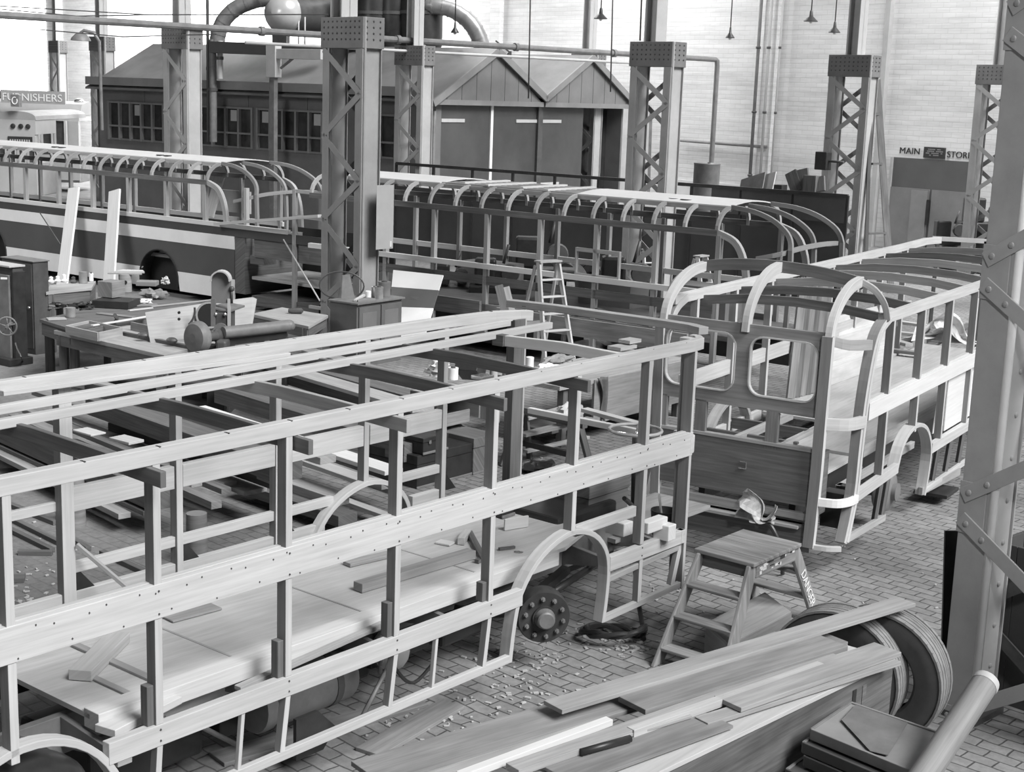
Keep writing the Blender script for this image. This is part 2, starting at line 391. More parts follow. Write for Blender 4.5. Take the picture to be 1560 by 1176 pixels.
column(537,27,25.9,'tall dark lattice column rising from behind the low two-door cupboard',nl=9,stub=-.25)
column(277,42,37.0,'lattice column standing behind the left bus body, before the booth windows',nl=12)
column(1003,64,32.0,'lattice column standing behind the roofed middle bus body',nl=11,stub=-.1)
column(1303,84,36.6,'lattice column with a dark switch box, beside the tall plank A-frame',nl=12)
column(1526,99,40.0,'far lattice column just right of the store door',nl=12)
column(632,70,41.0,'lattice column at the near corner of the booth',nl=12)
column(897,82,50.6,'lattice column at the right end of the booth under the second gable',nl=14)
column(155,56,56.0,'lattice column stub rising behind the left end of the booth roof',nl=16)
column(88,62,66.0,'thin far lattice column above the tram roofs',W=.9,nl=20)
# near column at the right edge
STN=paint('near_column_paint',.34,.2,1.6,.42)
def near_column():
    b=loc(FC,P(1432,1085,0)); u0,v0=b.x,b.y; u1=u0+.36; z1=7.5
    t=thing('steel_column','huge near riveted lattice column at the right, beside the tyres','steel column',(u0,v0,0),FC)
    for vo in (v0-.26,v0-1.42):
        mb=MB(FC); mb.box(u0,u0+.02,vo,vo+.26,.0,z1); mb.box(u1-.02,u1,vo,vo+.26,0,z1); mb.box(u0+.02,u1-.02,vo+.02,vo+.045,0,z1)
        l=build(mb,'leg',STN,t,.006)
        mb=MB(FC); mb.tube([(u0+.02,vo+.0,0),(u0+.02,vo,z1)],.033,10); build(mb,'leg_edge',paint('edge_highlight',.85,.1,3,.4),l)  # near-white leg edge: a highlight painted into its colour
        mb=MB(FC)
        for i in range(22): mb.sphere((u0+.25,vo+.018,.4+i*.33),.022,8,5,(1,.6,1))
        build(mb,'rivets',ST,l)
    # lattice flats with rivets: hubs seen at two heights and repeated up the column
    za=PV(FC,1470,772,v0-.05); 
    hubs=[.45,1.5,2.6,3.75,4.9,6.0,7.1]
    pz=PU(FC,1478,775,u0-.02).z; pz2=PU(FC,1508,415,u0-.02).z; st=(pz2-pz); hubs=[pz-st,pz,pz2,pz2+st,pz2+2*st]
    va,vb=v0-.05,v0-1.25
    for h in hubs:
        for sg in (1,-1):
            mb=MB(FC); mb.beam((u0-.018,va+.03,h+sg*.085),(u0-.018,vb,h+sg*st/2),.018,.115,up=(0,0,1)); bar=build(mb,'lattice_bar',STN,t,.003)
            mb=MB(FC)
            for q in (.045,.16): 
                f=q; p=Vector((u0-.03,va+.03,h+sg*.085)).lerp(Vector((u0-.03,vb,h+sg*st/2)),f); mb.sphere(p,.024,8,5,(.6,1,1))
            build(mb,'rivets',ST,bar)
        mb=MB(FC); mb.box(u0-.012,u0-.002,va-.16,va+.06,h-.2,h+.2); build(mb,'gusset_plate',STN,t,.003)
        for sg in (1,-1):
            mb=MB(FC); mb.beam((u1+.012,va,h+st/2+sg*.06),(u1+.012,vb,h+st/2+sg*st/2),.018,.1,up=(0,0,1)); build(mb,'rear_lattice_bar',STD,t)
    mb=MB(FC); mb.box(u0-.03,u1+.03,v0-.32,v0+.05,0,.05); build(mb,'base_plate',STD,t)
    return u0,v0
NCU,NCV=near_column()
# ================================================================ service pipe, lamps, wires, downpipes
a=PY(20,25,33.5); b=PY(1090,90,49.5); zp=(a.z+b.z)/2; a.z=b.z=zp; a=loc(FC,a); b=loc(FC,b)
e=FC.inverted()@PY(1081,262,49.5)
t=thing('service_pipe','long overhead pipe run along the columns and down the wall at right','pipe',a,FC)
build(MB(FC).tube([a+(a-b)*.15,a.lerp(b,.5),b,b+Vector((.05,-.03,-.04)),b+Vector((.06,-.04,-.2)),Vector((b.x+.06,b.y-.04,.3))],.085,10),'pipe',IRON,t)
build(MB(FC).tube([a+Vector((0,0,-.3))+(b-a)*.25,a.lerp(b,.9)+Vector((0,0,-.26))],.04,8),'small_pipe',LGP,t)
for f in (.27,.45,.63,.8):
    mb=MB(FC); p=a.lerp(b,f); mb.lathe([(.12,-.06),(.12,.06)],p,(b-a),12); build(mb,'flange',IRON,t)
LAMPL=['pendant lamp with a black shade nearest the tall right column, higher one','pendant lamp with a black shade just left of the tall right column, lower one','small pendant lamp with black shade hanging before the bright wall, lower middle','black-shaded pendant lamp hanging beside the upper post at the booth end','small pendant lamp hanging under the curved duct']
LS=paint('lamp_shade_black',.03,.2,4,.35)
def lamp(x,y,wpx,label,D=.46):
    D=min(D,wpx*46/FPX)
    d=D*FPX/wpx; c=PY(x,y,d); t=thing('pendant_lamp',label,'pendant lamp',c,FW0,'pendant lamps')
    r=D/2
    build(MB().lathe([(r,0),(r*1.0,.02),(r*.55,.11),(r*.3,.16),(r*.22,.3),(r*.12,.34)],c,(0,0,1),20,cap=True),'lamp_shade',LS,t)
    build(MB().tube([c+Vector((0,0,.33)),c+Vector((0,0,6))],.018,6),'rod',STD,t)
    build(MB().sphere(c+Vector((0,0,.0)),.055,10,6),'bulb',WHP,t)
for (x,y,w),l in zip(((1235,33,21),(1271,50,17.5),(1112,58,13.5),(915,29,20),(693,50,12)),LAMPL): lamp(x,y,w,l)
def bracket_lamp(x,y,wpx,label,toright=True,D=.6):
    d=D*FPX/wpx; c=PY(x,y,d); t=thing('bracket_lamp',label,'bracket lamp',c,FW0)
    build(MB().lathe([(D/2,0),(D/2*.9,.08),(D/2*.5,.2),(.05,.24)],c,(0,0,1),20),'lamp_shade',IRON,t)
    s=1 if toright else -1
    build(MB().tube([c+Vector((0,0,.22)),c+Vector((.1*s,0,.3)),c+Vector((.4*s,0,.24)),c+Vector((.55*s,0,0)),c+Vector((.58*s,0,-2.6))],.05,8),'bracket',IRON,t)
bracket_lamp(123,62,30,'bracket lamp on a bent arm left of the booth roof',True)
bracket_lamp(644,81,22,'small bracket lamp over the booth corner column',False,.42)
for i,(x,y0,y1,r,l) in enumerate(((1160,0,280,.06,'downpipe on the white wall, left of the wall pier'),(1176,0,270,.05,'thin pipe with joints on the face of the wall pier'),(1193,0,262,.035,'thin conduit on the right side of the wall pier'),(898,-5,80,.13,'tall white pipe rising beside the second booth gable'))):
    if i<3: a=PU(FC,x,y0,UW-.36); z0=.2; b=Vector((a.x,a.y,z0)); a=Vector((a.x,a.y,12))
    else: continue
    t=thing('downpipe',l,'pipe',b,FC); build(MB(FC).tube([b,a],r,10),'pipe',LGP if i else IRON,t)
    for z in (2,4.2,6.4,8.4): mb=MB(FC); mb.lathe([(r*1.5,0),(r*1.5,.08)],(b.x,b.y,z),(0,0,1),10); build(mb,'bracket',STD,t)
def hpipe(pts,r,name,label,mat,cat='pipe'): return single(MB().tube(pts,r,8),name,mat,label,cat)
q1,q2=FC@PU(FC,1035,214,UW-.3),FC@PU(FC,1168,224,UW-.3); hpipe([q1,q2],.05,'wall_pipe','level pipe low on the white wall left of the wall pier',IRON)
WIRE=paint('wire_dark',.06,.1,3,.5)
for i,(p,q) in enumerate((((-20,8),(500,22)),((-20,12),(270,22)),((60,45),(330,52)))):
    A,B=PY(*p,38),PY(*q,34); M_=A.lerp(B,.5)-Vector((0,0,.12)); single(MB().tube([A,M_,B],.014,5),'overhead_wire',WIRE,('upper overhead wire crossing the bright left corner','second overhead wire ending at the column left of the ducts','lowest overhead wire running below the service pipe')[i],'wire')
for (x,y0,y1,d) in ((806,-5,150,40.0),(931,-5,140,42.5),(976,-5,62,36)):
    A,B=PY(x,y0,d),PY(x-1,y1,d); single(MB().tube([A+Vector((0,0,2)),B],.02,6),'hanging_rod',STD,{806:'thin dark rod hanging down to the valley between the booth gables',931:'thin dark rod hanging down to the right end of the booth gable',976:'short rod hanging beside the upper post of the middle column'}[x],'rod')

q1,q2=PY(1420,363,27.5),PY(1510,368,27.5); t=thing('barrier_rail','thin pale level rail beyond the far end of the right-hand bus','rail',q1); build(MB().beam(q1,q2,.06,.08),'rail',LGP,t); 
for f in (.1,.9): p=q1.lerp(q2,f); build(MB().box(p.x-.03,p.x+.03,p.y-.03,p.y+.03,0,p.z),'post',STD,t)
# ================================================================ bus body frame in the foreground
def arc_rib(v0,v1,zs,ze,n=8): pass
def spline(pts,n=5):
    P_=[Vector(p) for p in pts]; out=[]
    for i in range(len(P_)-1):
        a=P_[max(0,i-1)]; b=P_[i]; c=P_[i+1]; d=P_[min(len(P_)-1,i+2)]
        for k in range(n):
            t=k/n; out.append(.5*((2*b)+(c-a)*t+(2*a-5*b+4*c-d)*t*t+(3*b-a-3*c+d)*t**3))
    out.append(P_[-1]); return out
ARCH=[(8.26,.3),(8.30,.6),(8.37,.83),(8.55,1.03),(8.8,1.15),(9.05,1.18),(9.3,1.1),(9.46,.95),(9.52,.78),(9.515,.55),(9.48,.3)]
DRUM=paint('drum_black',.035,.4,5,.45)
def bus_one():
    N,FA=6.65,8.93; F=F1
    t=thing('unfinished_bus','bare wooden bus body frame in the foreground, with no roof and a planked floor','bus',(7.2,7.8,0),F)
    def B(name,mat,fn,bev=.004,label=None,parent=None,kind=None):
        mb=MB(F); fn(mb); return build(mb,name,mat,parent or t,bev,label,kind)
    # near side: rails
    B('cant_rail',W_L,lambda m:m.strip([(3.0,N+.035,2.505),(6,N+.035,2.505),(9.6,N+.035,2.51),(10.66,N+.035,2.51),(10.82,N+.06,2.51),(10.90,N+.14,2.51),(10.90,N+.2,2.51)],(0,0,1),.10,.075))
    B('waist_rail',W_L,lambda m:m.box(3.0,10.70,N-.005,N+.045,1.53,1.74,0))
    B('waist_capping',W_L,lambda m:m.box(3.0,10.66,N+.045,N+.09,1.70,1.745,0))
    B('waist_corner',W_L,lambda m:m.strip(spline([(10.66,N+.02,1.62),(10.76,N+.05,1.62),(10.81,N+.15,1.62),(10.81,N+.26,1.62)],4),(0,0,1),.15,.06))
    B('seat_rail',W_L,lambda m:m.box(4.62,8.38,N-.005,N+.06,.735,.87,0))
    B('seat_rail',W_L,lambda m:m.box(9.53,10.66,N-.005,N+.06,.735,.86,0))
    B('seat_rail_corner',W_L,lambda m:m.strip(spline([(10.6,N+.02,.80),(10.72,N+.05,.80),(10.77,N+.16,.80),(10.77,N+.26,.80)],4),(0,0,1),.12,.06))
    B('seat_batten',W_M,lambda m:m.beam((9.55,N+.03,.66),(10.6,N+.03,.70),.04,.05))
    B('skirt_rail',W_L,lambda m:m.box(4.9,8.27,N+.0,N+.045,.30,.365,0))
    B('skirt_rail',W_L,lambda m:m.beam((9.48,N+.03,.32),(10.66,N+.03,.34),.045,.055))
    B('arch_rail',W_L,lambda m:m.beam((9.1,N+.07,1.16),(9.95,N+.07,1.16),.045,.09))
    # pillars: upper, then lower continuing to the skirt
    for i,u in enumerate((4.03,4.98,5.99,6.99,8.0,9.0,9.99)):
        zb=1.18 if i==5 else .87
        if i==0: zb=.95
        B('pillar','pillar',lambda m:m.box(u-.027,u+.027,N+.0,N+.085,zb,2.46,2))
        if i in (1,2,3,4): B('pillar_doubler',W_D,lambda m:m.box(u-.075,u-.027,N+.02,N+.085,.87,1.12 if i!=4 else 1.02,2))
    for u,b_ in ((4.98,.1),(5.99,.3),(6.99,.3),(8.0,.3)):
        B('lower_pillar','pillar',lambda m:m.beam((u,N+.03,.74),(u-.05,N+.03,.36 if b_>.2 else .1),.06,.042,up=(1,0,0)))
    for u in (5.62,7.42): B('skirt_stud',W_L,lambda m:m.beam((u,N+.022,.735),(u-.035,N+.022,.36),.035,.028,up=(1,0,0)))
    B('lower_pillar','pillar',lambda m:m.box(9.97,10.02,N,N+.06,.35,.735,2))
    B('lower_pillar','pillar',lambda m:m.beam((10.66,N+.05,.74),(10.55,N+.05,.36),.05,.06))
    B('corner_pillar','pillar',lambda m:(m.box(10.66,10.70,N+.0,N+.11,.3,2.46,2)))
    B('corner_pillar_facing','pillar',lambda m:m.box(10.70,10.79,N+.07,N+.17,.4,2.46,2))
    # near wheel arches
    B('wheel_arch',W_L,lambda m:m.strip(spline([(u,N+.05,z) for u,z in ARCH],3),(0,1,0),.10,.045))
    B('wheel_arch',W_L,lambda m:m.strip([(4.1+.64*math.cos(R(a)),N+.05,.36+.66*math.sin(R(a))) for a in range(172,18,-8)],(0,1,0),.10,.045))
    B('arch_foot_block',W_M,lambda m:m.box(4.68,4.78,N+.0,N+.06,.70,.76))
    # far side
    B('far_cant_rail',W_L,lambda m:m.strip([(2.5,FA-.035,2.505),(7,FA-.035,2.505),(9.9,FA-.035,2.51),(10.6,FA-.035,2.50),(10.95,FA-.06,2.48),(11.1,FA-.10,2.47)],(0,0,1),.10,.075))
    for (a,b) in ((5.86,6.8),(6.88,7.82),(7.9,8.85),(8.92,9.86)):
        B('far_waist_rail',W_L,lambda m:m.box(a,b,FA-.075,FA-.01,1.52,1.70,0))
    B('far_waist_ledge',W_L,lambda m:m.box(3.2,9.86,FA-.01,FA+.03,1.53,1.60,0))
    B('far_guard_rail',W_L,lambda m:m.box(5.88,8.5,FA-.06,FA-.01,1.05,1.13,0)); B('far_guard_rail',W_L,lambda m:m.box(9.3,9.86,FA-.06,FA-.01,1.09,1.17,0))
    B('far_seat_rail',W_L,lambda m:m.box(3.0,8.4,FA-.06,FA-.0,.78,.91,0)); B('far_seat_rail',W_L,lambda m:m.box(9.5,9.9,FA-.06,FA-.0,.8,.93,0))
    for i,u in enumerate((3.9,4.9,5.87,6.84,7.85,8.87,9.89)):
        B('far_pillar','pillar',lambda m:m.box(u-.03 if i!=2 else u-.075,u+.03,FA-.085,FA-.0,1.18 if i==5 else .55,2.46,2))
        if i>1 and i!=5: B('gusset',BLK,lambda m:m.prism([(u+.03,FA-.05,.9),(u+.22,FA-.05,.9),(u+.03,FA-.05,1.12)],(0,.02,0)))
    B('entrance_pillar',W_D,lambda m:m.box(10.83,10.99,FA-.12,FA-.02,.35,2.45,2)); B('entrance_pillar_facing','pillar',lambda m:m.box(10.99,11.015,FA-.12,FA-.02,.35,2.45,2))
    B('far_wheel_arch',W_L,lambda m:m.strip(spline([(u-.1,FA-.06,z) for u,z in ARCH],3),(0,1,0),.10,.045))
    B('far_stay',W_M,lambda m:m.beam((5.9,FA-.1,1.28),(6.12,FA-.55,.92),.03,.03))
    # roof ties across the body; the near ends stand out below the cant rail
    for u in (4.93,5.95+.1,6.93,7.94,8.95):
        B('roof_tie',W_D if u!=6.93 else W_M,lambda m:m.strip([(u,N-.13,2.40),(u,N+.6,2.425),(u,7.8,2.435),(u,FA-.6,2.425),(u,FA-.05,2.41)],(0,0,1),.095,.04))
    ta,tb=loc(F,P(771,519,2.45)),loc(F,P(948,547,2.45)); B('front_roof_tie',W_W,lambda m:m.strip([ta,ta.lerp(tb,.5)+Vector((0,0,.02)),tb],(0,0,1),.095,.05)); B('roof_tie_block',W_D,lambda m:m.beam(ta,ta+(ta-tb)*.10,.09,.1))
    hdr=[loc(F,P(x,y,2.53)) for x,y in ((1072,504),(1060,501),(1047,498),(1000,491),(928,481),(850,470),(775,461.5))]
    B('front_header',W_M,lambda m:m.strip(spline(hdr,3),(0,0,1),.07,.11))
    B('header_end_block',W_L,lambda m:m.box(10.74,10.83,N+.1,N+.22,2.44,2.55))
    for i in range(13): B('rail_notch',BLK,lambda m:m.box(4.5+.5*i,4.512+.5*i,N-.004,N+.035,2.553,2.558,1),0)
    for i in range(14): B('far_rail_notch',BLK,lambda m:m.box(4.55+.5*i,4.562+.5*i,FA-.06,FA-.02,2.553,2.558,1),0)
    def nails(m):
        for i in range(60):
            u=3.95+.112*i; m.sphere((u,N-.006,1.71-.14*(i%3==1)-.02*(i%2)),.006,6,4)
        for u in (4.98,5.99,6.99,8.0,9.99):
            for z in (.84,.77,1.56,1.7): m.sphere((u,N-.007,z),.007,6,4)
    B('nail_heads',STD,nails,0)  # dark nail heads along the waist rail and pillars
    # floor and under-frame
    def fl(m): m.prism([(4.75,7.02,.86),(9.4,7.02,.86),(9.95,7.2,.86),(9.95,8.5,.86),(4.75,8.72,.86)],(0,0,.035))
    B('floor_sheet',PLY,fl,.002)
    B('floor_edge_board',W_L,lambda m:m.box(4.75,9.2,6.93,7.08,.80,.92,0))
    for u in (5.9,7.1,8.35): B('floor_joint_strip',W_M,lambda m:m.box(u,u+.02,7.1,8.6,.895,.899,1))
    B('floor_batten',W_M,lambda m:m.box(5.28,5.34,7.12,8.0,.896,.915,1)); B('floor_batten',W_M,lambda m:m.box(5.05,5.10,7.05,7.6,.896,.912,1))
    for v in (7.3,8.28): B('chassis_rail',IRON if v<8 else STD,lambda m:(m.box(2.6,10.9,v,v+.06,.55,.80,0)))
    for u in (4.2,5.3,6.3,7.25,8.1,9.6,10.4): B('cross_member',STD,lambda m:m.box(u-.04,u+.04,7.36,8.28,.62,.76,1))
    for u in (4.75,5.95,7.0,7.75,9.75,10.5):
        B('outrigger',IRON,lambda m:m.prism([(u-.02,6.72,.74),(u-.02,7.3,.80),(u-.02,7.3,.60),(u-.02,6.72,.70)],(.045,0,0)))
    B('chassis_side_plank',W_L,lambda m:m.beam((5.2,7.2,.66),(6.6,7.25,.72),.03,.2))
    B('tank',IRON,lambda m:m.lathe([(.0,-.42),(.19,-.42),(.2,-.4),(.2,.42),(.19,.44),(0,.46)],(6.6,7.25,.42),(1,0,0),24,cap=False),0,'riveted grey cylinder tank with faint chalk marks')
    B('tank_strap',STD,lambda m:m.lathe([(.208,-.03),(.208,.03)],(6.85,7.25,.42),(1,0,0),24),0); B('tank_strap',STD,lambda m:m.lathe([(.208,-.03),(.208,.03)],(6.3,7.25,.42),(1,0,0),24),0)
    B('air_bottle',LGP,lambda m:m.sphere((7.45,7.15,.5),.16,14,8,(.8,1,1)),0)
    B('exhaust_pipe',IRON,lambda m:m.tube([(4.9,7.15,.62),(5.1,7.1,.66),(5.25,6.95,.70)],.045,12),0)
    B('gearbox',BLK,lambda m:(m.lathe([(.12,-.5),(.2,-.3),(.24,0),(.17,.3),(.1,.6)],(7.6,7.8,.45),(1,0,0),14)),.0)
    B('prop_shaft',BLK,lambda m:m.tube([(8.2,7.8,.45),(8.9,7.8,.42)],.05,8),0); B('prop_shaft',BLK,lambda m:m.tube([(4.3,7.8,.45),(7.1,7.8,.45)],.05,8),0)
    B('engine_block',BLK,lambda m:m.box(9.85,10.75,7.45,8.15,.4,.95),.03)
    for u0,u1,z0,z1 in ((7.45,8.1,.28,.62),(6.0,6.3,.2,.5)): B('battery_box',BLK,lambda m:m.box(u0,u1,7.35,7.9,z0,z1),.01)
    # front axle with bare brake drums
    uc,zc=8.86,.47
    B('front_axle',BLK,lambda m:m.tube([(uc,6.95,zc),(uc,7.2,zc-.05),(uc,7.5,zc-.14),(uc,8.1,zc-.14),(uc,8.4,zc-.05),(uc,8.7,zc)],.055,8),0)
    for v,ax in ((6.80,Vector((.62,.78,0))),(8.78,Vector((-.62,-.78,0)))):
        c0=Vector((uc,v,zc)); ax.normalize(); ex=Vector((-ax.y,ax.x,0))
        dr=B('brake_drum',DRUM,lambda m:m.lathe([(.05,.17),(.2,.17),(.222,.15),(.222,.03),(.212,.0),(.10,0),(.1,-.02),(0,-.02)],c0,ax,36,cap=False),0)
        if v<8:
            B('hub',IRON,lambda m:m.lathe([(.088,.02),(.085,-.03),(.075,-.05),(.072,-.08),(.06,-.09),(0,-.09)],c0,ax,20,cap=False),0,None,dr)
            for k in range(10):
                a=2*pi*k/10+.2; p=c0+ex*.158*math.cos(a)+Vector((0,0,.158*math.sin(a)))
                B('wheel_nut',IRON,lambda m:m.lathe([(.02,.0),(.02,-.02),(.011,-.021),(.011,-.037)],p,ax,6),0,None,dr)
    B('brake_cylinder',MET,lambda m:(m.sphere((8.98,7.22,.76),.08,12,8,(1.1,.9,.9))),0)
    B('filler_cap',MET,lambda m:m.lathe([(.02,0),(.02,.05),(.04,.05),(.04,.07),(.0,.08)],(9.0,7.2,.83),(0,0,1),12,cap=False),0)
    for v in (7.15,8.45): B('leaf_spring',BLK,lambda m:m.strip([(8.2,v,.62),(8.6,v,.5),(8.86,v,.47),(9.2,v,.5),(9.6,v,.62)],(0,1,0),.08,.06),0)
    B('drag_link',BLK,lambda m:m.tube([(8.95,7.0,.5),(9.9,7.05,.62)],.03,8),0)
    for v in (6.98,8.62): B('rear_wheel',RUB,lambda m:m.lathe([(.2,-.12),(.28,-.14),(.42,-.14),(.47,-.09),(.47,.09),(.42,.14),(.28,.14),(.2,.12)],(4.1,v,.47),(0,1,0),36),0)
    B('rear_axle',BLK,lambda m:m.tube([(4.1,7.05,.47),(4.1,7.6,.47),(4.1,7.75,.5),(4.1,7.95,.5),(4.1,8.1,.47),(4.1,8.5,.47)],[.07,.08,.2,.2,.08,.07],14),0)
    for z0,u0,u1,v0,v1 in ((.12,5.0,5.9,7.4,8.2),(.2,6.9,7.5,7.4,8.0),(.25,8.2,8.7,7.3,7.7)): B('under_case',BLK,lambda m:m.box(u0,u1,v0,v1,z0,z0+.32),.03)
    B('bracket_plate',BLK,lambda m:m.prism([(6.25,6.86,.12),(6.5,6.86,.12),(6.62,6.86,.25),(6.45,6.86,.42),(6.25,6.86,.42)],(0,.03,0)),0)
    for k,(ua,va,za,ub,vb,zb) in enumerate(((5.5,7.0,.6,6.1,7.3,.15),(7.2,7.0,.55,7.6,7.4,.2),(6.9,6.9,.2,7.5,7.1,.55))): B('brake_rod',IRON,lambda m:m.tube([(ua,va,za),(ub,vb,zb)],.018,6),0)
    B('brake_pipe',BLK,lambda m:m.tube(spline([(7.2,7.0,.7),(7.3,6.95,.45),(7.55,7.0,.25),(7.9,7.1,.3)],5),.014,6),0)
    # steering column and wheel
    c=loc(F,P(968,655,1.56)); ring=[c+Vector((.245*math.cos(a)*1,.245*math.sin(a),.0)) for a in [2*pi*k/32 for k in range(32)]]
    sw=B('steering_wheel',paint('wheel_rim_grey',.33,.2,6,.3),lambda m:m.tube(ring,.016,8,closed=True),0)
    hb=c+Vector((.02,.0,-.05))
    for k in range(3):
        a=k*2*pi/3+.5; B('spoke',MET,lambda m:m.tube([hb,c+Vector((.24*math.cos(a),.24*math.sin(a),0))],.013,6),0,None,sw)
    B('steering_column',BLK,lambda m:m.tube([hb,(c.x+.06,c.y,.7)],.04,10),0)
    B('steering_box',BLK,lambda m:m.lathe([(.09,0),(.1,.2),(.05,.3)],(c.x+.06,c.y,.5),(0,0,1),12),0)
    return t
BUS1=bus_one()
# ---- loose things lying on and in the first frame
def lp(F,x0,y0,x1,y1,z,w,h,name,mat,label,cat='plank',group=None,bev=.004,z1=None):
    a=P(x0,y0,z); b=P(x1,y1,z if z1 is None else z1); mb=MB(); mb.beam(a,b,w,h,base=True); return single(mb,name,mat,label,cat,group,bev)
lp(F1,-60,641,775,496,2.46,.055,.06,'roof_batten',W_L,'shorter loose batten laid lengthwise over the ties of the foreground bus frame')
lp(F1,-60,664,838,500,2.46,.06,.06,'roof_batten',W_L,'longer loose batten laid lengthwise over the ties of the foreground bus frame')
lp(F1,3,603,440,543,2.46,.05,.035,'roof_batten',W_L,'thin batten just inside the far top rail of the foreground bus frame')
lp(F1,122,1037,182,977,.90,.15,.07,'timber_offcut',W_L,'thick pale offcut lying askew on the floor of the foreground bus frame','timber offcut')
lp(F1,545,901,718,849,.90,.10,.07,'timber_length',W_M,'square timber lying along the floor edge of the foreground bus frame','timber')
lp(F1,528,862,596,846,.90,.10,.03,'plank',W_M,'short grey board on the bus floor below the waist rail')
lp(F1,255,945,330,925,.90,.14,.015,'template_board',W_M,'flat rounded board lying on the bus floor near its far edge')
lp(F1,160,1120,262,1068,.82,.16,.05,'plank',W_L,'broken plank end under the floor edge beside the rear wheel arch')
lp(F1,362,1052,604,944,.80,.06,.03,'plank',W_M,'long thin plank leaning through the bus underframe','plank',None,.003,.86)
# shelf of odd pieces on the floor near the steering wheel
for (x,y,dx,dy,w,h,l,m) in ((667,826,22,4,.1,.015,'small pale square offcut among the scraps on the bus floor',W_W),(702,830,10,-14,.06,.06,'upright pale block among the scraps on the bus floor',W_L),(715,815,22,42,.05,.04,'hand tool with a dark blade lying across the scraps on the bus floor',W_D),(768,808,36,-6,.02,.10,'white box side lying on the bus floor behind the fifth pillar',W_W),(726,858,22,-10,.04,.03,'dark block by the floor edge of the foreground frame',W_D),(700,852,30,-2,.06,.01,'thin scrap lath on the bus floor',W_M),(760,838,24,-3,.03,.02,'short dark strip lying near the fifth pillar',W_D)):
    lp(F1,x,y,x+dx,y+dy,.90,w,h,'wood_scrap',m,l,'wood scrap',None,.002)
for i,(a_,b_,l) in enumerate((((330,1160),(640,1070),'long grey board lying on the ground under the foreground bus'),((560,1150),(690,1075),'second grey board on the ground, angled out from under the bus'))):
    lp(F1,*a_,*b_,.0,.22,.03,'ground_board',W_G,l,'board')
c_=P(28,1190,.75); single(MB().sphere(c_,.30,24,14,(1.25,.9,.55)),'dark_roll',BLK,'dark rounded roll in the bottom left corner, before the rear wheel arch','roll')
# coil of hose beside the brake drum
def hose():
    c=P(935,972,0.03); pts=[]
    for i in range(70):
        a=i*.28; r_=.20+.02*math.sin(i*.7); pts.append(c+Vector((r_*1.3*math.cos(a),r_*math.sin(a),.0+.012*(i%23)*.5+.02*math.sin(i))))
    e=[P(965,930,.0)+Vector((0,0,.35)),P(962,900,0)+Vector((0,0,.75)),P(945,880,.3)+Vector((0,0,.75))]
    single(MB().tube(spline(pts[::2]+e,3),.022,8),'air_hose',BLK,'dark coiled hose on the ground beside the bare brake drum','hose')
hose()
